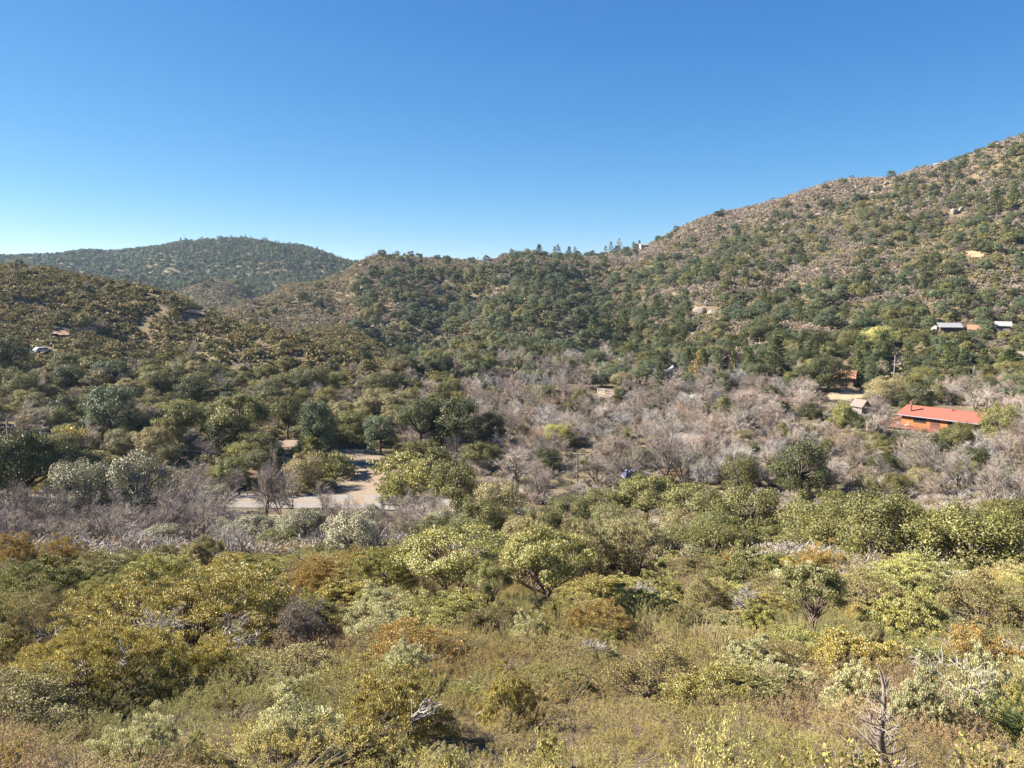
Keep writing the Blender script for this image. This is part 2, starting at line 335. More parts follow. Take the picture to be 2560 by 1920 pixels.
for v in range(5):      # bare trees, nominal 7 m wide and 7 m high
    S = {}
    for s in range(rs.randint(1, 4)):
        a = rs.rand()*6.3
        b = branches(rs, (rs.randn()*.15, rs.randn()*.15, -.4), (math.cos(a)*.3, math.sin(a)*.3, 1), 3.6, .13, (6, 6, 5, 5), (.62, .58, .6, .62), (.5, .52, .55, .6), (.75, .6, .6, .7), (.05, .12, .12, .1, .05), .16)
        for k, x in b.items(): S.setdefault(k, []).extend(x)
    for k in S:
        q = np.array(S[k]); q[:, 6:] = np.maximum(q[:, 6:], .011); S[k] = q
    t = Geo(); t.tubes(np.concatenate([S[0], S[1]]), 5)
    g = Geo(); g.tubes(np.concatenate([S[2], S[3], S[4]]), 3, 0, rs)
    proto('bareN', g.mesh('bare_twigs', [M_TWIG]), t.mesh('bare_trunk', [M_BARK]))
    g = Geo(); g.tubes(np.concatenate([S[0], S[1]]), 3, 1); q = np.concatenate([S[2], S[3], S[4][rs.rand(len(S[4])) < .5]]); q[:, 6:] = np.maximum(q[:, 6:]*1.2, .022); g.tubes(q, 3, 0, rs)
    proto('bareM', g.mesh('bare_tree', [M_TWIG, M_BARK]))
    g = Geo(); q = np.concatenate([S[1][::2], S[2][::3], S[3][::5]]); q[:, 6:] = np.maximum(q[:, 6:]*1.5, .06); g.tubes(q, 3, 0, rs); proto('bareF', g.mesh('bare_far', [M_TWIG]))
for v in range(4):      # pines, nominal 12 m high, 5.5 m wide
    for kind, nw, nl, ls in (('pineN', 26, 9000, .30), ('pineM', 20, 2200, .5), ('pineF', 12, 380, 1.0)):
        g = Geo(); t = Geo(); P = []; A = []; Tn = g
        lean = rs.randn(2)*.02; S = []
        for i in range(6):
            z0, z1 = -.5 + 12.3*i/6, -.5 + 12.3*(i+1)/6
            S.append([lean[0]*z0, lean[1]*z0, z0, lean[0]*z1, lean[1]*z1, z1, .26*(1-i/6.3), .26*(1-(i+1)/6.3)])
        for w in range(nw):
            f = (w + rs.rand()*.6)/nw; z = 1.6 + 10.2*f; bl = 2.9*(1-f)**.75*(.65+.6*rs.rand())*min(1, .55+1.5*f) + .25; a0 = rs.rand()*6.3
            for k in range(5 if nw > 12 else 4):
                a = a0 + k*1.257 + rs.randn()*.25; b_ = bl*(.7+.5*rs.rand()); e = np.array([math.cos(a)*b_, math.sin(a)*b_, b_*(.12 + .3*f)])
                S.append([lean[0]*z, lean[1]*z, z, lean[0]*z+e[0], lean[1]*z+e[1], z+e[2], .05, .015])
                n = max(2, int(nl/nw/5)); u = .25 + .75*rs.rand(n)**.7
                P.append(np.array([lean[0]*z, lean[1]*z, z]) + e*u[:, None] + rs.randn(n, 3)*np.array([.22, .22, .13])*(ls/.35)**.4); A.append(np.tile(nrm(e), (n, 1)) + rs.randn(n, 3)*.5 + np.array([0, 0, .5]))
        P = np.concatenate(P); A = np.concatenate(A); g.leaves(P, A, rdir(rs, len(P)) + np.array([0, 0, .6]), ls*(.7+.6*rs.rand(len(P))), ls*.42, 0, rs)
        if kind == 'pineN': t.tubes(S, 5); proto(kind, g.mesh('pine_crown', [M_NEEDLE]), t.mesh('pine_trunk', [M_BARK]))
        else: g.tubes(S[:6] if kind == 'pineF' else S, 3, 1); proto(kind, g.mesh('pine_tree', [M_NEEDLE, M_BARK]))
def dome(rs, w, h, nleaf, ls, ncl, cr, mat, asp=.55, up=.9, stems=26, sr=.022, hollow=0.0, name='shrub'):
    """domed shrub: rosettes of leaves held at the ends of many stems"""
    g = Geo(); d = rdir(rs, ncl*3); d[:, 2] = np.abs(d[:, 2]); d = d[d[:, 2] > .05][:ncl]
    wob = 1 + .16*np.sin(3*np.arctan2(d[:, 1], d[:, 0]) + rs.rand()*6) + .09*rs.randn(len(d))
    rr = (.72 + .28*rs.rand(len(d))); cc = d*np.array([w/2, w/2, h*.92])*(rr*wob)[:, None]; cc[:, 2] = cc[:, 2]*.88 + h*.10
    crs = cr*(.6 + .8*rs.rand(len(cc))); i = rs.randint(0, len(cc), nleaf); q = rdir(rs, nleaf); q[:, 2] = np.abs(q[:, 2])*.7 - .1
    p = cc[i] + q*(crs[i]*rs.rand(nleaf)**.45)[:, None]
    ax = nrm(rdir(rs, nleaf)*.6 + q*.5 + np.array([0, 0, up])); L = ls*(.65+.7*rs.rand(nleaf)); g.leaves(p, ax, nrm(rdir(rs, nleaf)*.7 + q*.6 + d[i]*.5), L, L*asp, 0, rs)
    t = Geo(); S = []
    for c in cc[rs.permutation(len(cc))[:stems]]:
        b0 = np.array([rs.randn()*w*.05, rs.randn()*w*.05, -.15]); m1 = b0 + (c-b0)*.45 + rs.randn(3)*w*.03 + np.array([0, 0, h*.05]); m2 = b0 + (c-b0)*.75 + rs.randn(3)*w*.02
        S += [[*b0, *m1, sr*1.6, sr], [*m1, *m2, sr, sr*.6], [*m2, *c, sr*.6, sr*.25]]
    t.tubes(S, 4, 0, rs)
    return g, t
def stemmat(): return M_STEM
M_STEM = plain('shrub_stems', (.12, .07, .05), .8, 0, 12, col2=(.30, .24, .22))
for v in range(4):
    g, t = dome(rs, 3, 1.5, 38000, .046, 240, .17, M_MANZ); proto('manzN', g.mesh('manzanita_foliage', [M_MANZ]), t.mesh('manzanita_stems', [M_STEM]))
    g, t = dome(rs, 3, 1.5, 32000, .042, 230, .18, M_MANZR); proto('redN', g.mesh('reddish_foliage', [M_MANZR]), t.mesh('reddish_stems', [M_STEM]))
    g, t = dome(rs, 3, 1.9, 30000, .044, 210, .22, M_SCRUB, up=.5, stems=60); proto('scrubN', g.mesh('scrub_foliage', [M_SCRUB]), t.mesh('scrub_stems', [M_STEM]))
for v in range(2):
    g, t = dome(rs, 6, 2.0, 100000, .050, 620, .21, M_MANZ, stems=120, sr=.03); proto('manzL', g.mesh('manzanita_foliage', [M_MANZ]), t.mesh('manzanita_stems', [M_STEM]))
for v in range(3):      # small manzanita trees with a flat layered top, nominal 4 m wide, 2.8 m high
    g = Geo(); cc = crown(g, rs, 1.75, .85, 1.95, 56, .33, 36000, .055, lo=-.2, asp=.55, upb=.9, flat=.55)
    t = Geo(); S = []
    for k in range(5):
        a = rs.rand()*6.3; j = np.array([math.cos(a)*.35, math.sin(a)*.35, .75+.3*rs.rand()]); S.append([rs.randn()*.08, rs.randn()*.08, -.2, *j, .045, .034])
        for c in cc[rs.permutation(len(cc))[:8]]: m1 = j + (c-j)*.5 + rs.randn(3)*.12; S += [[*j, *m1, .028, .018], [*m1, *c, .018, .006]]
    t.tubes(S, 5); proto('mtree', g.mesh('manzanita_crown', [M_MANZ]), t.mesh('manzanita_trunk', [M_STEM]))
for v in range(5):      # mid-distance shrubs, nominal 4 m wide, 2 m high
    g, t = dome(rs, 4, 2, 5200, .16, 110, .42, M_MANZ, stems=30, sr=.04); proto('manzM', g.mesh('manzanita_shrub_mid', [M_MANZ]))
    g, t = dome(rs, 4, 2, 900, .36, 40, .55, M_SCRUB, up=.4, stems=0 or 1); proto('moundF', g.mesh('mound_shrub', [M_SCRUB]))
    g, t = dome(rs, 2.6, 1.1, 110, .50, 12, .4, M_SCRUB, up=.3, stems=1); proto('scrubF', g.mesh('scrub_clump', [M_SCRUB]))
for v in range(7):      # chamise, nominal 1.5 m wide, .75 m high: a lumpy mound of feathery spindle-shaped sprays
    g = Geo(); ph = rs.rand(3)*6; ns = 330; nn = 44; a = rs.rand(ns)*6.283; el = np.arcsin(.02+.98*rs.rand(ns)); lump = (1 + .18*np.sin(3*a+ph[0]) + .13*np.sin(5*a+ph[1]))*(.62+.45*rs.rand(ns))
    d = np.stack([np.cos(a)*np.cos(el), np.sin(a)*np.cos(el), np.sin(el)], 1); base_ = d*np.array([.70, .70, .60])*lump[:, None]; up_ = nrm(d*.8 + np.array([0, 0, .6]) + rs.randn(ns, 3)*.2); Ls = .09 + .10*rs.rand(ns)
    i = np.repeat(np.arange(ns), nn); t_ = rs.rand(ns*nn); P = base_[i] + up_[i]*(t_*Ls[i])[:, None] + rs.randn(ns*nn, 3)*(.021*(1-t_*.75))[:, None]
    g.leaves(P, nrm(up_[i] + rs.randn(ns*nn, 3)*.45), nrm(rdir(rs, ns*nn) + d[i]*.9), .024*(.6+.8*rs.rand(ns*nn)), .0065, 0, rs)
    S = [];
    for k in range(0, ns, 3): S.append([*(d[k]*np.array([.15, .15, 0])), *base_[k], .005, .0025])
    g.tubes(S, 3, 1, rs)
    proto('cham', g.mesh('chamise_spray', [M_CHAM, M_STEM]))
for v in range(4):      # leafless brush, nominal 2.4 m wide, 1.6 m high
    S = []
    for s in range(16):
        a = rs.rand()*6.3; b = branches(rs, (rs.randn()*.1, rs.randn()*.1, -.1), (math.cos(a)*.7, math.sin(a)*.7, 1), .8, .02, (5, 5), (.65, .6), (.55, .5), (.6, .7), (0, .1, .1), .2, (3, 2, 2))
        for k in b: S += b[k]
    q = np.array(S); q[:, 6:] = np.maximum(q[:, 6:], .005); g = Geo(); g.tubes(q, 3, 0, rs); proto('brushN', g.mesh('dry_brush', [M_TWIG]))
    q[:, 6:] = np.maximum(q[:, 6:], .016); g = Geo(); g.tubes(q[::2], 3, 0, rs); proto('brushM', g.mesh('dry_brush', [M_TWIG]))
NOM = dict(oak=(8, 7), bare=(7, 7), pine=(5.5, 12), manz=(3, 1.5), red=(3, 1.5), scrub=(3, 1.9), manzL=(6, 2), mtree=(4, 2.8), manzM=(4, 2), mound=(4, 2), brush=(2.4, 1.6))

# ---------------------------------------------------------------- ground
def sheet_obj(name, X, Y, Z, mat, kind='structure', wrap=False):
    n, m = X.shape; V = np.stack([X, Y, Z], -1).reshape(-1, 3); i, j = np.meshgrid(np.arange(n-1), np.arange(m-1), indexing='ij')
    a = (i*m + j).ravel(); Q = np.stack([a, a+1, a+m+1, a+m], 1)
    me = mk(name, V, Q[:, ::-1] if False else Q, [mat], smooth=True); o = ob(name, me); o['kind'] = kind; return o
g0 = sheet_obj('ground', GX, GY, ZT, M_GROUND)
g0['label'] = 'brown soil and leaf litter of the valley and hillsides'

M_ROAD = plain('worn_asphalt', (.25, .225, .21), .9, 0, .5, col2=(.34, .305, .285))
M_LINE = plain('yellow_paint', (.55, .33, .08), .7, .08, 6)
M_DIRT = plain('pale_dirt', (.24, .175, .12), .95, 0, .9, bump=.5, col2=(.40, .31, .235))
M_ODIRT = plain('orange_dirt', (.42, .24, .13), .95, 0, .5, bump=.3, col2=(.58, .38, .24))
M_STRAW = plain('dry_straw_grass', (.36, .29, .18), .95, 0, .7, bump=.3, col2=(.52, .44, .29))
M_RED = plain('red_earth', (.13, .06, .04), .95, 0, .5, bump=.3, col2=(.2, .10, .07))
def ribbon(name, P, Z, wid, lift, mat, off=0, na=7):
    P = np.asarray(P); T = np.gradient(P[:, :2], axis=0); T = T / np.linalg.norm(T, axis=1, keepdims=True); Nn = np.stack([-T[:, 1], T[:, 0]], 1)
    s = np.linspace(-.5, .5, na); wv = np.broadcast_to(wid, (len(P),)); X = P[:, None, 0] + Nn[:, None, 0]*(s[None]*wv[:, None]+off); Y = P[:, None, 1] + Nn[:, None, 1]*(s[None]*wv[:, None]+off)
    zz = np.repeat(Z[:, None], na, 1) if Z is not None else terr(X, Y)
    return sheet_obj(name, X, Y, zz + lift, mat)
ribbon('road', RC, RZ, 7.4, .10, M_ROAD)['label'] = 'paved two lane road across the valley floor'
ribbon('road_marking', RC, RZ, .14, .112, M_LINE, -.13, 2); ribbon('road_marking', RC, RZ, .14, .112, M_LINE, .13, 2)
jit = 1 + .18*np.sin(np.arange(90)*.7) + .1*np.sin(np.arange(90)*1.9)
ribbon('dirt_driveway', DP, DZ, DP[:, 2]*jit, .09, M_DIRT)['label'] = 'pale dirt driveway curving up from the road'
def patch(name, px, py, w, h, mat, lift=.12, seed=0, label=None, skew=0):
    r = np.random.RandomState(seed); nA, nR = 40, 7; P = []
    ph = r.rand(4)*6
    for k in range(nR):
        row = []
        for i in range(nA):
            a = i/(nA-1)*2*math.pi; q = (k/(nR-1))*(1 + .16*math.sin(2*a+ph[0]) + .12*math.sin(3*a+ph[1]) + .09*math.sin(7*a+ph[2]))
            row.append(hit(px + w/2*q*math.cos(a) + skew*q*math.sin(a), py - h/2*q*math.sin(a)))
        P.append(row)
    P = np.array(P); P[:, -1] = P[:, 0]
    X, Y = P[..., 0], P[..., 1]; o = sheet_obj(name, X, Y, terr(X, Y) + lift, mat)
    if label: o['label'] = label
    return o
patch('dirt_clearing', 150, 836, 46, 12, M_ODIRT, .5, 1, 'small pale dirt clearing on the left hill')
patch('dirt_track', 489, 784, 52, 13, M_ODIRT, .6, 2, 'bare orange dirt track near the crest of the left hill', skew=-14)
patch('dirt_bank', 2436, 638, 50, 16, M_ODIRT, .5, 3, 'orange road cut in the slope of the right hill')
patch('dirt_yard', 2118, 986, 100, 30, M_STRAW, .1, 4, 'pale dry grass yard below the tan house')
patch('dirt_bank', 2020, 908, 70, 16, M_ODIRT, .15, 5, 'bare tan bank above the tan house')
patch('bare_soil', 1262, 1556, 50, 44, M_ODIRT, .03, 6, 'bare orange soil under the flat topped manzanita')
patch('bare_soil', 1340, 1515, 60, 26, M_ODIRT, .03, 16)
patch('dirt_bank', 1855, 642, 80, 7, M_ODIRT, .5, 7, 'thin orange road cut across the right hill')
patch('dirt_bank', 1775, 646, 60, 5, M_ODIRT, .5, 8)
patch('dirt_verge', 700, 1293, 150, 9, M_STRAW, .04, 9, 'dry straw verge along the near side of the road')
patch('yard_grass', 1670, 1172, 90, 34, M_STRAW, .06, 10, 'dry grass yard behind the tall bare trees')
patch('red_bank', 480, 1196, 300, 34, M_RED, .06, 11, 'dark red earth bank above the road')
patch('dirt_clearing', 735, 1108, 60, 34, M_DIRT, .08, 12)
patch('dirt_clearing', 1515, 985, 50, 22, M_DIRT, .1, 13)

# ---------------------------------------------------------------- buildings and small man-made things
def gable(g, L, D, zE, zR, ov, th=.18, m=0, x0=0):
    """gable roof, ridge along x"""
    s = (zR-zE)/(D/2); a = L/2 + ov; b = D/2 + ov; ze = zE - s*ov
    for sgn in (-1, 1):
        V = [(-a, sgn*b, ze), (a, sgn*b, ze), (a, 0, zR), (-a, 0, zR)]; V += [(x, y, z+th) for x, y, z in V]
        g.add(V, [(0,1,2,3),(4,7,6,5),(0,4,5,1),(1,5,6,2),(3,2,6,7),(0,3,7,4)], m)
def wallbox(g, L, D, z0, zE, zR, m=0):
    V = [(-L/2,-D/2,z0),(L/2,-D/2,z0),(L/2,D/2,z0),(-L/2,D/2,z0),(-L/2,-D/2,zE),(L/2,-D/2,zE),(L/2,D/2,zE),(-L/2,D/2,zE),(-L/2,0,zR),(L/2,0,zR)]
    g.add(V, [(0,1,5,4),(2,3,7,6),(0,4,7,3),(4,8,7,-1),(1,2,6,5),(5,6,9,-1)], m)
M_GLASS = plain('dark_window_glass', (.02, .025, .03), .1, 0, 2, col2=(.05, .06, .07))
M_WHITE = plain('white_paint', (.75, .74, .70), .6, .03, 4)
def build_house(name, loc, rz, L, D, zE, rise, wall, roof, ov=.6, z0=-1.5, label='', wins=(), doors=(), pipe=None, trim=M_WHITE):
    e = bpy.data.objects.new(name, None); C.objects.link(e); e.location = loc; e.rotation_euler = (0, 0, rz); tag(e, label, 'house')
    g = Geo(); wallbox(g, L, D, z0, zE, zE+rise-.06); ob('wall', g.mesh('wall', [wall]), e)
    g = Geo(); gable(g, L, D, zE, zE+rise, ov); ob('roof', g.mesh('roof', [roof]), e)
    for x, z, w, h, sd_ in wins:
        y = sd_*D/2; f = Geo(); f.box(x-w/2-.08, y-.06, z-.08, x+w/2+.08, y+.06, z+h+.08); fo = ob('window', f.mesh('window', [trim]), e)
        p = Geo(); p.box(x-w/2, y-.07, z, x-.03, y+.07, z+h); p.box(x+.03, y-.07, z, x+w/2, y+.07, z+h); ob('pane', p.mesh('pane', [M_GLASS]), fo)
    for x, z, w, h, sd_, dm in doors:
        f = Geo(); y = sd_*D/2; f.box(x-w/2, y-.05, z, x+w/2, y+.05, z+h); ob('door', f.mesh('door', [dm]), e)
    return e
M_RROOF = plain('red_orange_shingles', (.38, .125, .085), .85, .04, 2.5)
M_OWALL = plain('orange_wood_siding', (.42, .17, .045), .75, .08, 2.0)
M_DECK = plain('red_brown_deck_wood', (.30, .115, .075), .8, .1, 5)
hx, hy, hz = pt(2362, 1066, 172); hx, hy, hz = float(hx), float(hy), float(hz); print('HOUSE', hx, hy, hz, terr(hx, hy), [float(terr(hx+dx, hy+dy)) for dx in (-10, 0, 10) for dy in (-10, 0, 8)])
ha = -R(48)
H = build_house('red_roofed_house', (hx, hy, hz), ha, 15, 9.4, 2.55, 1.25, M_OWALL, M_RROOF, .8, -4.5,
    'orange wooden house with a long red shingle roof and a railed deck', wins=[(-3.6, .95, 2.6, 1.1, -1), (3.2, .95, 2.0, 1.1, -1), (6.2, .9, 1.0, 1.1, -1)],
    doors=[(-.4, .0, 1.9, 2.05, -1, plain('dark_red_door', (.13, .05, .04), .6))], trim=M_DECK)
g = Geo(); g.box(-8.3, -5.62, 2.22, 8.3, -5.50, 2.40); ob('gutter', g.mesh('gutter', [plain('grey_violet_gutter', (.38, .36, .42), .5)]), H)
g = Geo(); g.box(-6.35, -3.6, 2.4, -5.95, -3.2, 5.3); g.box(-6.45, -3.7, 5.1, -5.85, -3.1, 5.3); ob('chimney', g.mesh('chimney', [plain('rust_red_flue', (.28, .12, .10), .6)]), H)
g = Geo(); g.tubes([[1.6, -1.0, 3.2, 1.6, -1.0, 4.2, .14, .14], [1.6, -1.0, 4.15, 1.6, -1.0, 4.3, .2, .2]], 8); ob('vent_pipe', g.mesh('vent_pipe', [M_RROOF]), H)
g = Geo(); g.box(-10.6, -8.3, -.22, 3.0, -4.76, 0); g.box(-10.6, -4.76, -.22, -7.6, 3.2, 0)
for x in np.linspace(-10.4, 2.8, 6): g.box(x-.1, -8.2, -4.5, x+.1, -8.0, -.22)
dk = ob('deck', g.mesh('deck', [M_DECK]), H)
g = Geo()
for x0, y0, x1, y1 in ((-10.6, -8.3, 3.0, -8.3), (-10.6, -8.3, -10.6, 3.2), (3.0, -8.3, 3.0, -4.8), (-10.6, 3.2, -7.6, 3.2)):
    L = math.hypot(x1-x0, y1-y0); n = max(2, int(L/.32)); dx, dy = (x1-x0)/L*.05, (y1-y0)/L*.05
    for z0, z1 in ((.12, .2), (.98, 1.1)): g.box(min(x0, x1)-.05, min(y0, y1)-.05, z0, max(x0, x1)+.05, max(y0, y1)+.05, z1)
    for i in range(n+1):
        x, y = x0+(x1-x0)*i/n, y0+(y1-y0)*i/n; s = .09 if i % 6 == 0 else .03; g.box(x-s/2-.003, y-s/2-.003, .02, x+s/2+.003, y+s/2+.003, 1.14 if i % 6 == 0 else .985)
ob('railing', g.mesh('railing', [M_DECK]), dk)
M_WPLAST = plain('white_plastic', (.75, .75, .75), .4, .02)
for i, (x, y) in enumerate(((-7.4, -6.8), (-5.6, -6.6))):
    g = Geo(); g.box(-.28, -.28, .40, .28, .28, .45); g.box(-.28, .24, .45, .28, .29, .9); g.box(-.3, -.25, .6, -.25, .25, .64); g.box(.25, -.25, .6, .3, .25, .64)
    for sx in (-.27, .22):
        for sy in (-.27, .22): g.box(sx, sy, 0, sx+.05, sy+.05, .399)
    o = ob('patio_chair', g.mesh('patio_chair', [M_WPLAST])); mw = Matrix.Translation((hx, hy, hz)) @ Matrix.Rotation(ha, 4, 'Z') @ Matrix.Translation((x, y, .01)) @ Matrix.Rotation(.4-i, 4, 'Z'); o.matrix_world = mw
    tag(o, ('white patio chair on the deck, nearer the corner of its railing', 'white patio chair on the deck, nearer the house window')[i], 'chair', 'patio chairs on the wooden deck')
def at(px, py, dz=0): x, y, z = hit(px, py); return (x, y, z+dz)
M_TAN = plain('tan_stucco', (.36, .24, .16), .9, .06); M_TROOF = plain('tan_orange_roof', (.46, .24, .14), .9, .06); M_GROOF = plain('pale_grey_metal_roof', (.38, .385, .40), .6, .05)
M_BROOF = plain('grey_brown_roof', (.26, .215, .19), .9, .06); M_GWALL = plain('grey_board_wall', (.25, .22, .21), .9, .08); M_BWALL = plain('brown_board_wall', (.12, .08, .06), .9, .08)
W1 = [(-3, .9, 1.4, 1, -1), (3, .9, 1.4, 1, -1)]
build_house('tan_house', at(2085, 962, .2), -R(25), 11, 7, 2.6, 1.7, M_TAN, M_TROOF, label='low tan house with an orange tan roof under a spreading oak', wins=W1, doors=[(0, 0, 1, 2.05, -1, M_BWALL)])
build_house('shed', at(2150, 1033, .1), -R(60), 2.8, 2.6, 1.9, 1.2, M_GWALL, M_BROOF, .4, label='small grey shed with a steep tan gable behind a green tree', wins=[(0, 1, .9, .9, -1)])
build_house('cabin', at(2370, 834, .4), -R(8), 7.5, 5, 2.2, 1.3, M_BWALL, M_GROOF, label='cabin with a long pale grey roof on the right hillside', wins=W1[:0])
build_house('cabin', at(2342, 831, .4), R(10), 3, 3, 1.8, .6, M_WHITE, M_GROOF, .3, label='small white shed roof just left of the long grey roofed cabin', wins=[(0, .9, 1, .9, -1)])
build_house('cabin', at(2506, 830, .4), -R(30), 4.6, 4, 2.2, 1.2, M_GWALL, M_GROOF, label='cabin whose pale grey roof shows near the right edge')
build_house('cabin', at(2436, 838, .4), -R(20), 4.5, 4, 2.0, 1.4, M_WHITE, M_TROOF, label='cabin with white wall and pinkish tan roof behind a tan shrub')
build_house('cabin', at(1836, 928, .3), R(35), 6, 5, 2.8, 2.4, M_TAN, M_TROOF, .5, label='tall tan gabled cabin half hidden among the pines', wins=[(-1.5, 1, 1.2, 1.2, -1), (1.5, 1, 1.2, 1.2, -1)])
build_house('cabin', at(1682, 948, .2), R(80), 4.5, 3.6, 2.4, 1.5, M_GROOF, M_GROOF, .5, label='small white gabled cabin above the bare trees', wins=[(0, 1, 1, 1, -1)])
build_house('white_house', at(1730, 1134, .1), -R(35), 6, 4.6, 2.3, 1.2, M_WHITE, M_BROOF, .4, label='white walled house half hidden behind tall bare trees', wins=[(-1.6, .9, 1.1, 1, -1)], doors=[(.6, 0, 1, 2.05, -1, M_BWALL)])
build_house('blue_shed', at(2308, 1004, .2), -R(35), 5, 4, 2.2, .8, plain('blue_grey_wall', (.30, .34, .44), .8), M_GROOF, .4, label='blue grey building behind the dark oak at the red roofed house', wins=[(0, .9, 1.2, 1, -1)])
build_house('hilltop_house', at(1608, 622, .3), R(18), 8, 6, 3.2, 1.0, plain('pinkish_wall', (.68, .52, .45), .8, .04), M_GROOF, label='pinkish white house alone on the hilltop saddle', wins=[(-2, 1, 1.2, 1.2, -1), (2, 1, 1.2, 1.2, -1)])
build_house('brown_house', at(2532, 912, .2), -R(40), 9, 6, 2.6, 1.6, M_BWALL, M_BROOF, label='brown house beside the pine at the right edge', wins=W1)

M_POLE = plain('weathered_pole', (.20, .155, .13), .9, .15, 6)
POLES = {}
def pole(px, top, base, label, arm=1.2, r=.15, mat=M_POLE, rz=0, hh=None, name='utility_pole', Y=None):
    x, y, z = hit(px, base) if Y is None else tuple(float(v) for v in pt(px, top, Y))
    d = y*cp - (z-CZ)*sp; h = hh or (base-top)/F*d*1.03
    if Y is not None: h = z - float(terr(x, y)); z = z - h
    e = bpy.data.objects.new(name, None); C.objects.link(e); e.location = (x, y, z); e.rotation_euler = (0, 0, rz); tag(e, label, 'pole', 'utility poles')
    g = Geo(); g.tubes([[0, 0, -1, 0, 0, h, r, r*.7]], 8); g.add([(math.cos(a)*r*.7, math.sin(a)*r*.7, h) for a in (0, 1.57, 3.14, 4.71)], [(0, 1, 2, 3)])
    ob('post', g.mesh('post', [mat]), e)
    if arm:
        g = Geo(); zt = h - min(.9, h*.12); g.box(-arm, -r-.12, zt-.07, arm, -r, zt+.07); ao = ob('crossarm', g.mesh('crossarm', [mat]), e)
        for k in (-.9, -.35, .35, .9):
            g = Geo(); g.tubes([[k*arm, -r-.06, zt+.07, k*arm, -r-.06, zt+.26, .06, .04]], 6); ob('insulator', g.mesh('insulator', [M_GROOF]), ao)
    POLES[px] = (x, y, z+h-.9); return e
pole(1443, 1127, 1216, 'weathered utility pole with a crossarm among bare trees in the valley', 1.35, .17)
pole(17, 1051, 1085, 'wooden utility pole whose top shows at the left edge', .9, .2, plain('pale_pole', (.36, .27, .23), .9, .1), Y=100)
pole(2049, 997, 1030, 'short rust brown pole below the straw yard', 0, .16, plain('rusty_pole', (.26, .10, .06), .8, .1))
pole(1997, 1043, 1066, 'short grey pole at the left end of the sagging wire', .5, .12)
pole(2417, 366, 383, 'tiny crossarm pole standing on the right hill skyline', 1.3, .22)
pole(2339, 400, 420, 'thin bare pole just below the right hill skyline', 0, .16)
pole(1195, 643, 656, 'tiny crossarm pole on the middle hill skyline', 1.6, .25)
pole(2234, 889, 950, 'tall bleached pole among shrubs above the green canopy', 0, .15, M_DEAD)
pole(1800, 588, 612, 'thin pole on the upper slope of the right hill', 0, .12, M_DEAD)
def wire(A, B, sag, label, r=.03, n=24):
    A = np.array(A); B = np.array(B); S = []
    f = lambda t: A + (B-A)*t - np.array([0, 0, 4*sag*t*(1-t)])
    for i in range(n): S.append([*f(i/n), *f((i+1)/n), r, r])
    g = Geo(); g.tubes(S, 4); o = ob('power_line', g.mesh('power_line', [plain('wire', (.42, .40, .40), .5, .03)])); tag(o, label, 'wire')
wire(POLES[17], POLES[1443], 2.5, 'thin wire crossing the valley from the left edge pole to the valley pole', .02)
wire(POLES[1997], tuple(float(v) for v in pt(2330, 1098, 150)), .6, 'pale sagging wire in front of the green trees left of the red roof', .035)
wire(POLES[17], tuple(float(v) for v in pt(-150, 1052, 112)), .2, 'short end of wire running off the left edge', .02)
# white rail fence, picket fence, brown rail
def rails(name, pts, h, mat, label, cat='fence', nr=2, sp=2.4, pick=0):
    P = [np.array(at(*p)) for p in pts]; e = bpy.data.objects.new(name, None); C.objects.link(e); e.location = P[0]; tag(e, label, cat)
    g = Geo()
    for A, B in zip(P, P[1:]):
        L = np.linalg.norm(B-A); n = max(1, int(L/sp))
        for k in range(nr): zz = np.array([0, 0, h*(.95-.4*k)]); g.tubes([[*(A+zz-P[0]), *(B+zz-P[0]), .06, .06]], 4)
        for i in range(n+1): q = A+(B-A)*i/n - P[0]; g2 = Geo(); g2.tubes([[*q, *(q+np.array([0, 0, h])), .07, .07]], 4); ob('post', g2.mesh('post', [mat]), e)
        if pick:
            m = int(L/.3)
            for i in range(m): q = A+(B-A)*(i+.5)/m - P[0]; g.tubes([[*(q+np.array([0, 0, .1])), *(q+np.array([0, 0, h])), .045, .04]], 4)
    ob('rail', g.mesh('rail', [mat]), e); return e
rails('rail_fence', [(1494, 984), (1512, 986), (1527, 985)], 1.4, M_WHITE, 'white rail fence beside the round oak in the valley', nr=3)
rails('picket_fence', [(1695, 1128), (1715, 1140), (1738, 1155)], 1.6, M_WHITE, 'white picket fence in front of the white walled house', pick=1)
rails('rail_fence', [(1650, 1192), (1700, 1192)], 1.2, M_DECK, 'brown rail fence at the foot of the tallest bare tree')
rails('rail_fence', [(2068, 982), (2130, 978)], 1.1, plain('grey_rail', (.34, .29, .26), .9), 'grey rail fence along the top of the straw yard')
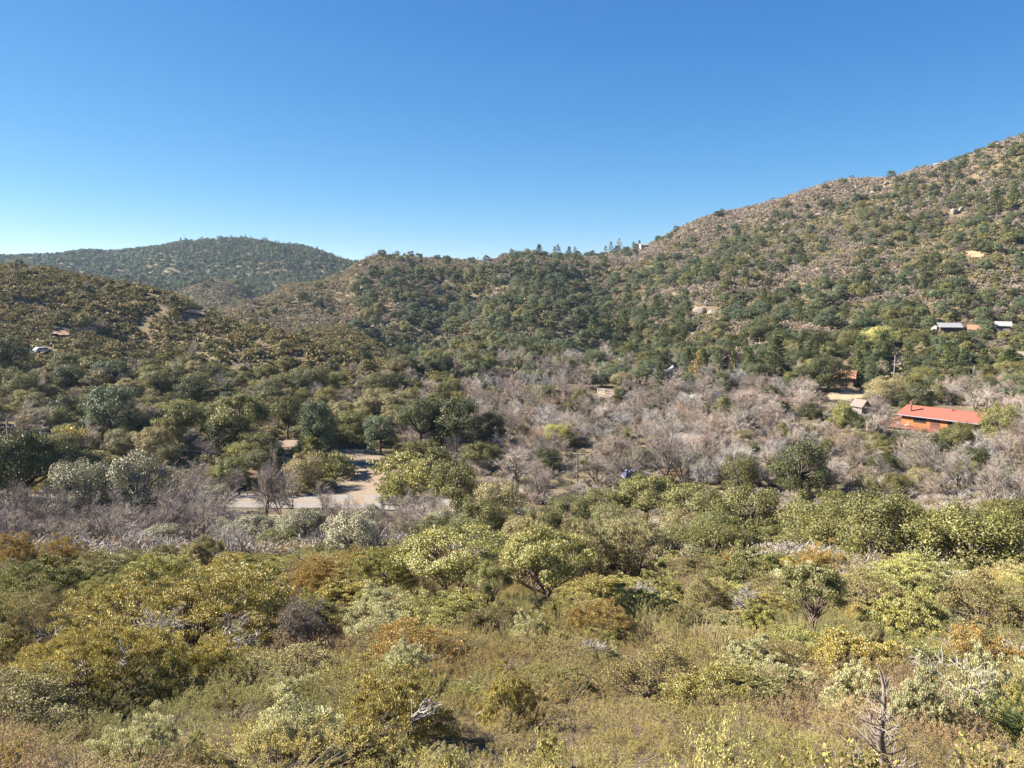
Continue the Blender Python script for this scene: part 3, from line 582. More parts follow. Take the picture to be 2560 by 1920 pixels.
# white pickup camper on the left hill
def vehicle(name, loc, rz, paint, label, blue=False):
    e = bpy.data.objects.new(name, None); C.objects.link(e); e.location = loc; e.rotation_euler = (0, 0, rz); tag(e, label, 'car')
    g = Geo(); P = [(-2.3,.35),(2.3,.35),(2.35,.8),(1.3,.98),(.7,1.5),(-1.5,1.52),(-2.25,1.0)]
    V = [(x, y, z) for y in (-.85, .85) for x, z in P]; n = len(P); g.add(V, [(i, (i+1) % n, (i+1) % n+n, i+n) for i in range(n)])
    for s in (0, n): g.add(V, [(s+0, s+1, s+2, s+3), (s+0, s+3, s+6, -1), (s+3, s+4, s+5, s+6)])
    ob('body', g.mesh('body', [paint]), e)
    g = Geo(); V = [(x, y, z) for y in (-.86, .86) for x, z in ((1.15,1.0),(.65,1.43),(-1.4,1.44),(-1.9,1.05))]; g.add(V, [(0,1,2,3),(7,6,5,4)]); ob('window', g.mesh('window', [M_GLASS]), e)
    for x in (-1.45, 1.45):
        for y in (-.8, .8):
            g = Geo(); a = np.arange(16)*2*math.pi/16
            V = [(x+.34*math.cos(t), y+s, .34+.34*math.sin(t)) for s in (-.11, .11) for t in a]; g.add(V, [(i, (i+1) % 16, (i+1) % 16+16, i+16) for i in range(16)] + [(s+0, s+2*i+2, s+2*i+4, -1) for s in (0,) for i in range(0)])
            for s in (0, 16): g.add(V, [(s, s+i, s+i+1, -1) for i in range(1, 15)])
            ob('wheel', g.mesh('wheel', [plain('rubber', (.02, .02, .02), .8)]), e)
    return e
vehicle('parked_truck', at(107, 884, .1), R(60), plain('blue_white_paint', (.5, .55, .66), .35, .02), 'pale blue white vehicle parked in shade on the left hill')
vehicle('parked_car', at(1590, 1198, .05), R(15), plain('blue_grey_paint', (.20, .25, .42), .3, .02), 'blue grey car parked under the bare trees in the valley')

# boulders
M_ROCK = plain('pale_granite', (.25, .215, .185), .9, 0, 1.3, bump=.6, col2=(.44, .39, .34))
def boulder(px, py, w, h, label, seed, Y=None):
    r = np.random.RandomState(seed); x, y, z = hit(px, py); d = y*cp-(z-CZ)*sp; Wm, Hm = w*d/F, h*d/F; nA, nB = 18, 10; V = []; off = r.randn(12, 3); 
    for j in range(nB+1):
        for i in range(nA):
            th = math.pi*j/nB; ph = 2*math.pi*i/nA; n = np.array([math.sin(th)*math.cos(ph), math.sin(th)*math.sin(ph), math.cos(th)])
            q = 1.15
            for o_ in off[:9]: q = min(q, (1.0+.25*abs(o_[0]))*1.0/max(.3, abs(n.dot(nrm(o_)))*1.25))
            V.append(n*q*np.array([Wm/2, Wm*.38, Hm*.62]))
    Q = [(j*nA+i, j*nA+(i+1) % nA, (j+1)*nA+(i+1) % nA, (j+1)*nA+i) for j in range(nB) for i in range(nA)]
    V = np.array(V); g = Geo(); g.add(V, Q); o = ob('boulder', g.mesh('boulder', [M_ROCK]), None, (x, y, z+Hm*.25), r.rand()*6); tag(o, label, 'boulder', 'pale boulders on the slopes')
for i, b in enumerate([(1748, 782, 34, 18, 'largest pale slab of the boulder outcrop at the foot of the right hill'), (1780, 786, 24, 12, 'pale boulder at the right end of the low outcrop'),
    (1722, 798, 20, 12, 'pale boulder at the lower left end of the low outcrop'), (2216, 462, 14, 8, 'pale boulder standing on the right hill skyline'), (2184, 484, 16, 7, 'small pale boulder just below the skyline boulder'),
    (2386, 536, 22, 16, 'white boulder left of its pair high on the right hill'), (2403, 530, 12, 12, 'white boulder right of its pair high on the right hill'), (2320, 508, 26, 8, 'long pale slab high on the right hill'),
    (1962, 566, 14, 9, 'upper boulder of the small scattered group in mid slope'), (1975, 576, 12, 8, 'right boulder of the small scattered group in mid slope'), (1955, 584, 12, 7, 'lower boulder of the small scattered group in mid slope'),
    (1982, 603, 10, 6, 'lowest boulder of the small scattered group in mid slope'), (2050, 538, 22, 6, 'flat pale boulder on the upper middle slope'), (2342, 404, 14, 7, 'rounded boulder on the skyline behind the thin bare pole'),
    (1880, 1128, 16, 14, 'pale grey boulder among the bare valley trees'), (1832, 632, 12, 8, 'orange tan rock beside the thin road cut')]): boulder(*b, seed=40+i)

# ---------------------------------------------------------------- planting plan
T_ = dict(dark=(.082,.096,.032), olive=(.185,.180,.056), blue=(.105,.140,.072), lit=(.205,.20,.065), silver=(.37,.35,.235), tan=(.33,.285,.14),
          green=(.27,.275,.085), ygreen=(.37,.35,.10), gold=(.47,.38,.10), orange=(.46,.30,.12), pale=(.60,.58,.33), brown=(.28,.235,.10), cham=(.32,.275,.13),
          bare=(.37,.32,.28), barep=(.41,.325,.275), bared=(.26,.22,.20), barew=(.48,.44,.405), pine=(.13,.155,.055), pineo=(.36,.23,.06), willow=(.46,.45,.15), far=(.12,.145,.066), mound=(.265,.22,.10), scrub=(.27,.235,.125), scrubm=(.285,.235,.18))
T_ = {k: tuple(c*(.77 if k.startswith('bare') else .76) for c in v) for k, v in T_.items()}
# (px, base py, width px, height px, kind, tint, label)
HAND = [
 (450,1628,620,140,'manzL','gold','broad golden leaved manzanita dome, widest of the near shrubs'),
 (230,1765,480,150,'manzL','gold','golden manzanita tangled with grey twigs below the broad golden dome'),(530,1735,230,105,'manz','gold','gold shrub with orange tips right of the grey twig tangle'),
 (590,1548,250,105,'manz','green','bright green manzanita dome behind the broad golden dome'),(392,1492,256,76,'manz','ygreen','low olive green dome behind the golden thicket'),(100,1505,210,82,'manz','green',''),
 (265,1535,175,75,'manz','ygreen',''),(160,1445,125,84,'red','orange','orange tan shrub in front of the dark shade at left'),(40,1432,100,84,'red','orange',''),(515,1450,102,84,'mtree','brown','small brown olive tree shaped shrub beside the mauve twigs'),
 (410,1432,80,52,'mtree','brown',''),(795,1515,175,96,'red','orange','bright orange leaved shrub beside the grey brush'),(95,1640,170,120,'scrub','cham',''),(140,1560,110,78,'scrub','cham',''),(5,1605,120,92,'manz','ygreen',''),
 (755,1635,145,116,'scrub','bared','grey brown twiggy bush right of the broad golden dome'),(768,1560,100,60,'manz','ygreen',''),(345,1940,215,118,'manz','pale','pale tipped green manzanita at the lower left bottom edge'),(492,1905,56,76,'manz','pale',''),
 (725,1905,270,122,'manz','pale','yellow and white tipped manzanita left of the bleached branches'),(985,1862,300,132,'manz','gold','wide pale gold manzanita above the bleached branches'),(755,1735,90,46,'manz','pale',''),(50,1950,112,84,'manz','gold','gold shrub in the bottom left corner'),
 (250,1790,110,64,'manz','gold',''),(1015,1735,158,98,'manz','pale',''),(1270,1820,152,112,'manz','gold','round gold manzanita alone in the brown scrub'),(1116,1955,104,72,'manz','pale','pale shoots of manzanita at the bottom edge under the bleached branches'),
 (1030,1670,255,86,'red','orange','low orange brown shrubs above the pale manzanita'),(1372,1930,66,90,'manz','ygreen',''),(945,1482,195,90,'manz','ygreen',''),(1360,1556,290,190,'mtree','ygreen','flat topped bright green manzanita tree with dark trunks over bare soil'),
 (1140,1512,330,150,'mtree','ygreen','yellow green manzanita tree left of the flat topped one'),(1225,1560,130,120,'mtree','green',''),(1385,1566,145,52,'manz','green',''),(1320,1612,88,66,'manz','pale',''),(943,1585,190,84,'manz','pale',''),(1125,1575,228,74,'manz','ygreen','olive manzanita with grey dead tips left of the bare soil'),
 (955,1612,180,62,'manz','pale',''),(1602,1565,216,78,'manz','ygreen','yellow green manzanita with grey twigs poking out'),(1502,1595,178,74,'red','orange',''),(1330,1478,170,170,'scrub','tan','tan leaved bush right behind the flat topped manzanita tree'),(1452,1482,180,176,'scrub','tan',''),(1580,1470,170,165,'scrub','tan',''),
 (1886,1468,188,88,'manz','green','green domed shrub in front of the deep black shade'),(1826,1440,80,52,'red','orange',''),(2046,1468,134,84,'red','orange',''),(1760,1538,122,88,'scrub','tan',''),(1894,1608,118,84,'manz','ygreen',''),
 (2026,1606,188,156,'mtree','olive','olive manzanita tree with several dark leaning stems'),(1996,1616,92,42,'manz','ygreen','bright yellow green low shrub at the foot of the stemmy manzanita'),(2268,1612,226,110,'manz','ygreen',''),(2450,1580,224,120,'scrub','brown',''),
 (2170,1655,86,76,'mtree','brown','small rounded bush with an orange top in the brown scrub'),(2450,1680,222,88,'red','orange','orange red shrub patch near the right edge'),(1870,1706,162,92,'manz','pale','whitish leaved manzanita left of the dead conifer'),(1960,1738,180,66,'manz','pale',''),
 (2142,1800,166,114,'manz','pale','whitish manzanita directly behind the dead conifer'),(2300,1838,166,138,'manz','pale','whitish manzanita dome around the bleached snag'),(2470,1806,184,138,'manz','pale',''),(2550,1840,110,114,'manz','gold',''),(1526,1668,74,42,'manz','pale',''),
 (1650,1520,150,70,'manz','ygreen',''),(1740,1470,120,70,'scrub','tan',''),(640,1470,150,60,'manz','ygreen',''),(880,1450,90,60,'red','orange',''),(330,1450,120,50,'manz','ygreen',''),(2200,1480,140,70,'scrub','brown',''),(2330,1520,130,70,'manz','olive',''),(1700,1590,130,60,'scrub','brown',''),
 # big oaks and bushes of the middle ground
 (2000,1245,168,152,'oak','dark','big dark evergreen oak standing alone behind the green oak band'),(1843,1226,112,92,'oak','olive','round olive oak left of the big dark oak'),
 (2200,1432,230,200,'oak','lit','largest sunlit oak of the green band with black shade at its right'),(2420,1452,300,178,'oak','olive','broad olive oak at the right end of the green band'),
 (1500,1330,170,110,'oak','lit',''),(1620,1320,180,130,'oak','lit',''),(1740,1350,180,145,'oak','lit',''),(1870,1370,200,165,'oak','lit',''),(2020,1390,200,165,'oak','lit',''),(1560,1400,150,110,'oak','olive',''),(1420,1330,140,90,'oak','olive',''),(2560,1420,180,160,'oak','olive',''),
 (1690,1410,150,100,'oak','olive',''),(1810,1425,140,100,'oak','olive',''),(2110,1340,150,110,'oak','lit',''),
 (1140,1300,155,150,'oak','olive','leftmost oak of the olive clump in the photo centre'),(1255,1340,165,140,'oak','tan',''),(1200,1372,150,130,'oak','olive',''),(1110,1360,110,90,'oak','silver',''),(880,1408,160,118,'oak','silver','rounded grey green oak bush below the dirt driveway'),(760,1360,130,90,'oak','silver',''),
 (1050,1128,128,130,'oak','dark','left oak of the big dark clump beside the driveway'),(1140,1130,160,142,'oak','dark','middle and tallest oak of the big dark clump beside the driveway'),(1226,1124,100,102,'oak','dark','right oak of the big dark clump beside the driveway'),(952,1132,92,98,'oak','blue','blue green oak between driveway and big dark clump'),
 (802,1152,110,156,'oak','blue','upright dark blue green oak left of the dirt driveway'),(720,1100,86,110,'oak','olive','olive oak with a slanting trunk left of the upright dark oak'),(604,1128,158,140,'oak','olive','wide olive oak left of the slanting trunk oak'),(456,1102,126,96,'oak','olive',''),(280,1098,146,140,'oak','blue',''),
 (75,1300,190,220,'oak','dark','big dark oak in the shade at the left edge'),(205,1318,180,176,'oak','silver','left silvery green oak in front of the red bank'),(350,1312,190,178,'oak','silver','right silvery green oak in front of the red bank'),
 (30,938,90,100,'oak','dark',''),(50,1015,110,86,'oak','olive',''),(168,975,88,66,'oak','dark',''),(282,955,98,56,'oak','blue',''),(480,1012,84,72,'oak','dark',''),(395,985,70,60,'oak','olive',''),
 (832,965,62,60,'oak','dark',''),(908,928,56,66,'oak','dark','dark upright oak on the nose of the left hill'),(940,1040,82,72,'oak','tan',''),(1206,992,70,46,'oak','dark',''),(1366,1026,96,66,'oak','olive','olive oak left of the round oak pair in the valley'),(1452,1034,68,60,'oak','olive','compact round oak at the edge of the bare trees'),
 (1558,980,66,50,'oak','tan','round brownish oak above the bare trees near the white rail'),(1554,1010,50,40,'oak','dark',''),(1400,1112,104,58,'oak','ygreen','yellow green oak top above the grey bare trees'),
 (2070,978,124,84,'oak','dark','dark spreading oak standing over the tan house'),(2208,1010,116,70,'oak','tan','brownish olive oak right of the straw yard'),(2292,1046,90,94,'oak','dark','dark oak leaning against the red roofed house'),(2106,1104,72,96,'oak','green','fresh green oak left of the grey shed'),
 (2125,1122,60,44,'oak','olive',''),(2182,1124,76,46,'oak','olive',''),(2395,1146,100,90,'oak','olive','olive oak in front of the red roofed house deck'),(2500,1116,120,105,'oak','lit','sunlit oak covering the right end of the red roof'),(2430,1180,90,60,'oak','dark',''),(2025,1050,64,44,'oak','dark',''),
 (1806,1056,54,64,'oak','olive',''),(1950,1098,40,42,'oak','olive',''),(1900,860,74,50,'oak','dark',''),(2030,880,90,56,'oak','dark','dark round oak above the tan house'),(1950,882,80,58,'oak','dark',''),(2400,880,54,54,'oak','dark',''),(2190,900,100,50,'oak','olive',''),
 (2197,872,98,54,'oak','willow','yellow green willow like tree on the lower right slope'),(1985,905,60,46,'oak','tan',''),
 (2440,960,100,50,'oak','olive',''),(2300,900,60,44,'oak','tan',''),(830,1195,120,62,'manzM','olive','low olive shrub island beside the dirt driveway bend'),(1010,1190,150,56,'manzM','ygreen',''),(1040,1235,130,70,'manzM','ygreen','yellow green shrub right of the driveway'),(985,1255,90,60,'manzM','ygreen',''),
 (1090,1180,90,60,'manzM','olive',''),(600,1155,76,44,'manzM','ygreen','left of two yellow topped shrubs above the bare roadside trees'),(682,1155,66,44,'manzM','ygreen','right of two yellow topped shrubs above the bare roadside trees'),(772,1150,72,60,'manzM','ygreen',''),
 (560,1215,90,44,'manzM','ygreen',''),(180,1135,110,60,'manzM','gold','yellow topped shrub above the red bank at left'),(135,1075,80,40,'manzM','ygreen',''),(440,1140,66,40,'manzM','olive',''),
 (110,1345,150,120,'bare','bared',''),(260,1350,140,110,'bare','bare','bare mauve tree below the silvery oaks'),(400,1352,150,120,'bare','bared',''),(490,1330,130,110,'bare','bare',''),(540,1290,90,84,'oak','silver','small silvery bush beside the left end of the visible road'),
 (20,1260,130,120,'oak','dark',''),(440,1292,110,110,'bare','bare',''),(330,1385,120,80,'bare','barew',''),(180,1390,120,80,'bare','bare',''),(560,1395,130,90,'bare','bare',''),(700,1385,120,70,'oak','olive',''),
 # conifers
 (1935,962,76,116,'pine','pine','tallest dark pine of the grove above the valley'),(1875,962,56,72,'pine','pine','bushy pine left of the tallest dark pine'),(2145,962,46,82,'pine','pine','slim pine right of the tan house'),(1831,948,34,68,'pine','pine',''),(1752,962,54,82,'pine','pineo','orange tinged pine with a bare dark lower trunk'),
 (1644,1006,32,96,'pine','pine','narrow bright green conifer above the bare trees'),(1795,930,40,60,'pine','pine',''),(2372,955,50,96,'pine','pine',''),(2404,960,44,72,'pine','blue',''),(2518,940,74,66,'pine','pine','wide layered pine at the right edge'),(2533,520,28,64,'pine','pine','tall dark pine with a bare trunk high on the right hill'),
 (2494,530,44,52,'pine','pine','bushy pine left of the tall bare trunked one'),(2000,662,26,52,'pine','pine','lone pine in the middle of the right slope'),(1660,870,34,60,'pine','pine',''),(1700,850,34,66,'pine','pine',''),(1560,838,34,60,'pine','pine',''),(1610,820,30,56,'pine','pine',''),(1480,850,36,56,'pine','pine',''),(1380,860,30,54,'pine','pine',''),(1720,800,26,46,'pine','pine',''),(1640,790,28,50,'pine','pine',''),(1590,920,40,56,'pine','blue','blue green pine above the white rail fence'),
 (1347,640,22,30,'pine','pine','spiky pine left of the skyline pine pair'),(1386,636,16,32,'pine','pine','left pine of the close pair on the skyline'),(1396,636,16,34,'pine','pine','right pine of the close pair on the skyline'),(1421,636,18,26,'pine','pine',''),(1438,638,12,26,'pine','pine',''),(1278,642,14,20,'pine','pine',''),(1216,656,26,18,'oak','far','round tree standing alone on the skyline left of the pines'),
 (1514,630,16,22,'pine','pine',''),(1528,630,16,30,'pine','pine',''),(1547,630,16,34,'pine','barep','brownish pine on the saddle skyline'),(1583,616,12,20,'pine','pine',''),(1598,610,12,20,'pine','pine',''),(1645,594,8,15,'pine','pine','tiny dark pine on the rising skyline'),(1010,644,10,12,'pine','pine',''),(1320,636,26,16,'oak','far',''),(1300,640,20,14,'oak','far',''),(1360,640,16,14,'oak','far',''),
 # bare trees
 (665,1296,110,140,'bare','bared','left bare tree standing in front of the road'),(705,1294,80,150,'bare','bared','middle bare tree standing in front of the road'),(742,1306,100,150,'bare','bared','right bare tree standing in front of the road'),(800,1320,110,120,'bare','bared',''),(870,1345,120,110,'bare','bare',''),
 (1660,1208,150,150,'bare','bared','tallest dark stemmed bare tree before the dry yard'),(1560,1222,110,120,'bare','bare',''),(1600,1215,90,110,'bare','bared',''),(1500,1215,110,100,'bare','bare',''),(1370,1170,60,80,'bare','bared',''),(610,915,0,0,'','',''),
 (610,952,44,60,'bare','barew','pale bare tree alone on the flank of the left hill'),(495,905,50,62,'bare','bare',''),(265,838,60,46,'bare','bare',''),(520,1340,140,110,'bare','bare',''),(600,1420,120,100,'bare','barew',''),(440,1260,120,110,'bare','bare',''),(480,1230,90,80,'bare','bare',''),(40,1330,150,130,'bare','bared','shaded mauve bare tree below the big dark oak at left'),
 (60,1085,130,70,'bare','bare',''),(385,1075,50,70,'bare','barew',''),(1190,1280,110,70,'bare','bare',''),(1060,1310,90,90,'bare','bare',''),(2450,1042,110,70,'bare','bare','broad grey bare tree just behind the red roof'),(2190,1082,86,62,'bare','bare','grey bare tree between the shed and the deck'),(2530,1050,90,76,'bare','barep','orange tinged bare tree at the right edge'),
 (1850,1045,110,76,'bare','barep','broad bare tree with dark oak leaves at its left'),(1700,1005,110,70,'bare','bare',''),(2480,890,60,50,'bare','barep',''),(2368,868,64,36,'oak','olive','olive oak just below the long grey roof'),(2440,872,60,36,'bare','barep',''),(2508,866,50,34,'oak','olive',''),(1712,1168,84,92,'bare','bare',''),(1752,1164,84,92,'bare','barep',''),(2395,1010,100,56,'bare','bare',''),(2330,1008,64,46,'bare','bared',''),(2455,1016,90,60,'bare','bare',''),(1800,1175,90,80,'bare','bared',''),(1760,1115,120,80,'bare','barep','pink tinged vase shaped bare tree'),(1325,1160,70,50,'bare','bare',''),
]
HAND = [h for h in HAND if h[4]]
CLEAR = [(598,1240,800,1288),(838,1118,985,1215),(855,1200,935,1248),(700,1095,745,1122),(2236,1014,2462,1070),(2222,1034,2350,1076),(1434,1120,1452,1205),(2075,978,2135,1000),(2132,1010,2165,1036),(2055,932,2115,962),
 (2350,816,2386,828),(2496,816,2516,826),(1822,900,1848,922),(1672,930,1692,944),(1492,974,1530,990),(2044,995,2054,1030),(2228,885,2240,945),(1735,766,1790,784),(2376,522,2410,540),(2418,631,2452,645),(470,775,510,795),(128,828,170,842),(90,862,120,884),(1574,1178,1612,1200),(1240,1520,1290,1570),(1598,600,1620,618),(2206,450,2228,466),(1990,1040,2004,1060),(8,1048,26,1070),(2330,396,2344,416)]
def crop(px, py, w, h):
    for a, b, c, d_ in CLEAR:
        if px + w*.42 > a and px - w*.42 < c and py > b and py - h*.9 < d_: return True
    return False
rng = np.random.RandomState(77)
PLAN = []            # dicts
def put(x, y, z, w, h, kind, tint, hand=False, label='', rz=None):
    px, py = w2p(x, y, z); _, pt_ = w2p(x, y, z+h); d = y*cp-(z-CZ)*sp
    PLAN.append(dict(x=x, y=y, z=z, w=w, h=h, kind=kind, tint=tint, px=float(px), py=float(py), top=float(pt_), app=w/d*F, hand=hand, label=label, rz=rng.rand()*6.283 if rz is None else rz))
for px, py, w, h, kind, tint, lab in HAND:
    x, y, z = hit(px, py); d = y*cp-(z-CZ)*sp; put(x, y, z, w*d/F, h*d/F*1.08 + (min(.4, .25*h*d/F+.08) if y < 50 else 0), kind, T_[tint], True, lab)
# scatter: cells in world space, kind by where the ground point lies
def scatter(n, r0, r1, mind, fn, az=.66, seed=0):
    """n tries spread evenly over the ground between two distances; fn(px, py, r) -> (kind, tint, w, h) or None"""
    r = np.random.RandomState(seed); rr = np.sqrt(r.rand(n)*(r1*r1-r0*r0)+r0*r0); a = (r.rand(n)*2-1)*az; X = rr*np.sin(a); Y = rr*np.cos(a); Z = terr(X, Y)
    px, py = w2p(X, Y, Z); grid = {}; out = []
    for i in range(n):
        q = fn(px[i], py[i], rr[i], r, X[i], Y[i])
        if q is None: continue
        kind, tint, w, h = q; md = mind*w*(.85 if kind == 'mound' else 1)
        gx, gy = int(X[i]//8), int(Y[i]//8); ok = True
        R_ = 1 + int(md//8)
        for ii in range(gx-R_, gx+R_+1):
            for jj in range(gy-R_, gy+R_+1):
                for (u, v, m) in grid.get((ii, jj), ()):
                    if (u-X[i])**2 + (v-Y[i])**2 < (.5*(m+md))**2: ok = False; break
                if not ok: break
            if not ok: break
        if not ok: continue
        d = Y[i]*cp-(Z[i]-CZ)*sp
        if r0 > 60 and crop(px[i], py[i], w/d*F, h/d*F): continue
        grid.setdefault((gx, gy), []).append((X[i], Y[i], md)); out.append((X[i], Y[i], Z[i], w, h, kind, tint))
    return out
def jitter(t, r, s=.12): k = 1 + s*r.randn(); h = .35*s*r.randn(); return (max(.01, t[0]*k*(1+h)), max(.01, t[1]*k), max(.01, t[2]*k*(1-h)))
def poly(px, py, P):
    ins = False; j = len(P)-1
    for i in range(len(P)):
        xi, yi = P[i]; xj, yj = P[j]
        if (yi > py) != (yj > py) and px < (xj-xi)*(py-yi)/(yj-yi)+xi: ins = not ins
        j = i
    return ins
Z_GREY = [(1130,930),(1300,905),(1500,900),(1640,940),(1900,965),(2150,1000),(2700,960),(2700,1330),(2330,1260),(2100,1240),(1900,1250),(1700,1225),(1480,1250),(1330,1260),(1250,1180),(1170,1120),(1150,1000)]
Z_GREYL = [(-200,1290),(0,1290),(200,1300),(430,1220),(560,1230),(860,1290),(1050,1270),(1120,1400),(900,1440),(500,1430),(0,1400),(-200,1390)]
def clump(x, y, s, seed): return float(smooth_noise(np.array(x/s+100.), np.array(y/s+100.), seed))
def f_mid(px, py, r_, r, x, y):
    """trees between the near slope and the foot of the hills"""
    u = r.rand()
    if poly(px, py, Z_GREY):
        if u < .73: w = 4.2+4.2*r.rand(); return 'bare', jitter(T_[('bare','bare','barep','bared','barew')[r.randint(5)]], r, .14), w, w*(.7+.4*r.rand())
        if u < .87: w = 2.6+3.2*r.rand(); return 'oak', jitter(T_[('olive','dark','tan','olive')[r.randint(4)]], r), w, w*.8
        return None
    if poly(px, py, Z_GREYL):
        if u < .8: w = 4+2*r.rand(); return 'bare', jitter(T_[('bare','bared')[r.randint(2)]], r, .08), w, w*(.8+.2*r.rand())
        if u < .9: w = 3+2*r.rand(); return 'oak', jitter(T_['silver'], r), w, w*.75
        return None
    if px < 1000 and py < 935: return None
    if px < 1000 and py < 1240:      # foot of the left hill
        if u < .40: w = 4+4*r.rand(); return 'oak', jitter(T_[('olive','olive','dark','lit','tan')[r.randint(5)]], r), w, w*.85
        if u < .50: w = 4+2*r.rand(); return 'bare', jitter(T_['bare'], r, .08), w, w*.9
        if u < .85: w = 3+2.5*r.rand(); return 'manzM', jitter(T_[('olive','ygreen','tan','olive','mound')[r.randint(5)]], r), w, w*.5
        return None
    if 980 < px < 1340 and py > 900 and py < 1180:
        if u < .3: w = 4+3*r.rand(); return 'oak', jitter(T_['olive'], r), w, w*.8
        if u < .55: w = 5+2*r.rand(); return 'bare', jitter(T_['bare'], r, .08), w, w*.85
        if u < .85: w = 3+2.5*r.rand(); return 'manzM', jitter(T_[('ygreen','olive','gold')[r.randint(3)]], r), w, w*.45
        return None
    if py < 930 or px > 1000:
        if u < .45 and py < 1000: w = 4+4.5*r.rand(); return 'oak', jitter(T_[('olive','dark','olive','tan')[r.randint(4)]], r), w, w*.85
        if u < .7 and py < 1000: w = 4+3*r.rand(); return 'bare', jitter(T_['bare'], r, .08), w, w*.85
        if u < .76 and py < 950 and px > 1350: w = 3.6+1.5*r.rand(); return 'pine', jitter(T_['pine'], r), w, w*2.1
        return None
    return None
for q in scatter(12000, 80, 300, .66, f_mid, seed=1): put(*q)
def f_near(px, py, r_, r, x, y):
    """fills the near slope between the drawn shrubs"""
    if py > 1850 or py < 1390: return None
    for hp, hb, hw, hh, kk, tt, ll in HAND:
        if kk == 'manzL' and abs(px-hp) < hw*.5 and -hh < py-hb < 55: return None
        if hb > 1380 and abs(px-hp) < hw*.38 and abs(py-(hb-hh*.2)) < hh*.38: return None
    u = r.rand(); top = py < 1530
    if py > 1590 and u > .22: return None
    kind = ('manz', 'manz', 'manz', 'manz', 'scrub', 'scrub', 'red' if r.rand() < .6 else 'manz')[r.randint(7)] if top else ('manz', 'manz', 'scrub')[r.randint(3)]
    tint = dict(manz=('ygreen','ygreen','green','pale','gold','olive'), red=('orange','tan','gold'), scrub=('tan','brown','cham'), mtree=('olive','brown'))[kind]
    w = (1.3+1.9*r.rand()) * (1 if top else .62); return kind, jitter(T_[tint[r.randint(len(tint))]], r), w, w*(.34+.16*r.rand())
for q in scatter(5200, 10, 56, .52, f_near, seed=2): put(*q)
def f_band(px, py, r_, r, x, y):
    """between the near slope and the valley: oak scrub"""
    if px < 1000: return None
    w = 3+2.4*r.rand(); return 'oak', jitter(T_[('olive','lit','tan','olive')[r.randint(4)]], r), w, w*.78
for q in scatter(420, 44, 84, 1.0, f_band, seed=3):
    px, py = w2p(q[0], q[1], q[2])
    if 1380 > py > 1200 or px > 1500: put(*q)
SKX = [500,552,641,778,860,900,955,1013,1068,1200,1316,1453,1511,1589,1628,1710,1758,1894,2011,2147,2225,2283,2400,2497,2560,3100]
SKY = [812,795,748,712,697,672,650,652,657,662,652,650,643,627,612,569,550,519,487,466,461,442,407,367,349,250]
def f_hill(px, py, r_, r, x, y):
    u = r.rand(); c = clump(x, y, 34, 21); c2 = clump(x, y, 55, 22)
    if r_ < 420 and px < 1000:                       # left hill: rounded shrub mounds
        if py > 935: return None
        if u < .80: w = 2.4+3.0*r.rand()**1.4; return 'mound', jitter(T_[('mound','mound','tan','brown','olive')[r.randint(5)]], r), w, w*(.45+.2*r.rand())
        if u < .84: w = 3.5+2.5*r.rand(); return 'oak', jitter(T_['olive'], r), w, w*.8
        if u < .90: w = 3.2+1.5*r.rand(); return 'bare', jitter(T_['bare'], r, .08), w, w*.7
        return None
    if r_ > 930: return None
    below = py - np.interp(px, SKX, SKY); ob_ = bb = 0.
    if px < 890 and py < 860: ob_, bb = .02, .20*(c2 > .5)
    elif px < 1490:
        ob_ = (.04 if px < 1250 else .16) if below < 22 else .46 + .44*float(ss(np.array(c), .35, .6)); bb = .16
    else:
        strip = 34 if px < 2230 else -5
        if below < strip: ob_, bb = .03, .5
        elif px > 2230 and py < 600: ob_, bb = .62, .14
        elif py > 775: ob_, bb = .62, .2
        else: ob_ = .12 + .55*float(ss(np.array(c), .42, .60)); bb = .36
        if px < 1700 and 690 < py: ob_ = max(ob_, .6)
        if 1340 < px < 1700 and below < 60: ob_, bb = .10, .5
    if u < ob_: w = (4.2+5.4*r.rand()**1.3)*(.8 if px > 2230 and py < 600 else 1); return 'oak', jitter(T_[('olive','far','dark','far','blue')[r.randint(5)]], r), w, w*(.75+.25*r.rand())
    if u < ob_ + bb: w = 3.4+3*r.rand(); return 'bare', jitter(T_[('bare','bare','barep','bared')[r.randint(4)]], r, .08), w, w*.72
    if u > .985 and py > 760 and 1300 < px < 2000: w = 3.6+1.8*r.rand(); return 'pine', jitter(T_['pine'], r), w, w*2.2
    return None
for q in scatter(24000, 232, 930, .60, f_hill, seed=4): put(*q)
def f_far(px, py, r_, r, x, y):
    u = r.rand()
    if px > 1000: return None
    if r_ < 960 and 380 < px < 700: return ('oak', jitter(T_['far'], r), 5, 3.5) if u < .05 else None
    if u < .78: w = 6+4*r.rand(); return 'oak', jitter(T_['far'], r), w, w*.75
    if u < .84: w = 6+3*r.rand(); return 'bare', jitter(T_['bare'], r, .08), w, w*.7
    if u < .92 and px > 450: w = 4+2*r.rand(); return 'pine', jitter(T_['far'], r), w, w*2.0
    return None
for q in scatter(22000, 800, 1880, .52, f_far, seed=5): put(*q)

# ---------------------------------------------------------------- who becomes an object of its own
LIM = dict(oak=300, bare=300, pine=120, shrub=300)
CAT = lambda k: 'oak' if k == 'oak' else 'bare' if k == 'bare' else 'pine' if k == 'pine' else 'shrub'
for p in PLAN:
    p['vis'] = p['hand'] or bool(visible(np.array(p['x']), np.array(p['y']), np.array(p['z']+p['h']*.9)) and -p['app']*.3 < p['px'] < 2560+p['app']*.3)
bycat = {}
for p in PLAN: bycat.setdefault(CAT(p['kind']), []).append(p)
for c, L in bycat.items():
    L.sort(key=lambda p: (not p['hand'], not p['vis'], -p['app']))
    for i, p in enumerate(L): p['own'] = i < LIM[c] - 2 and p['vis']; p['cat'] = c
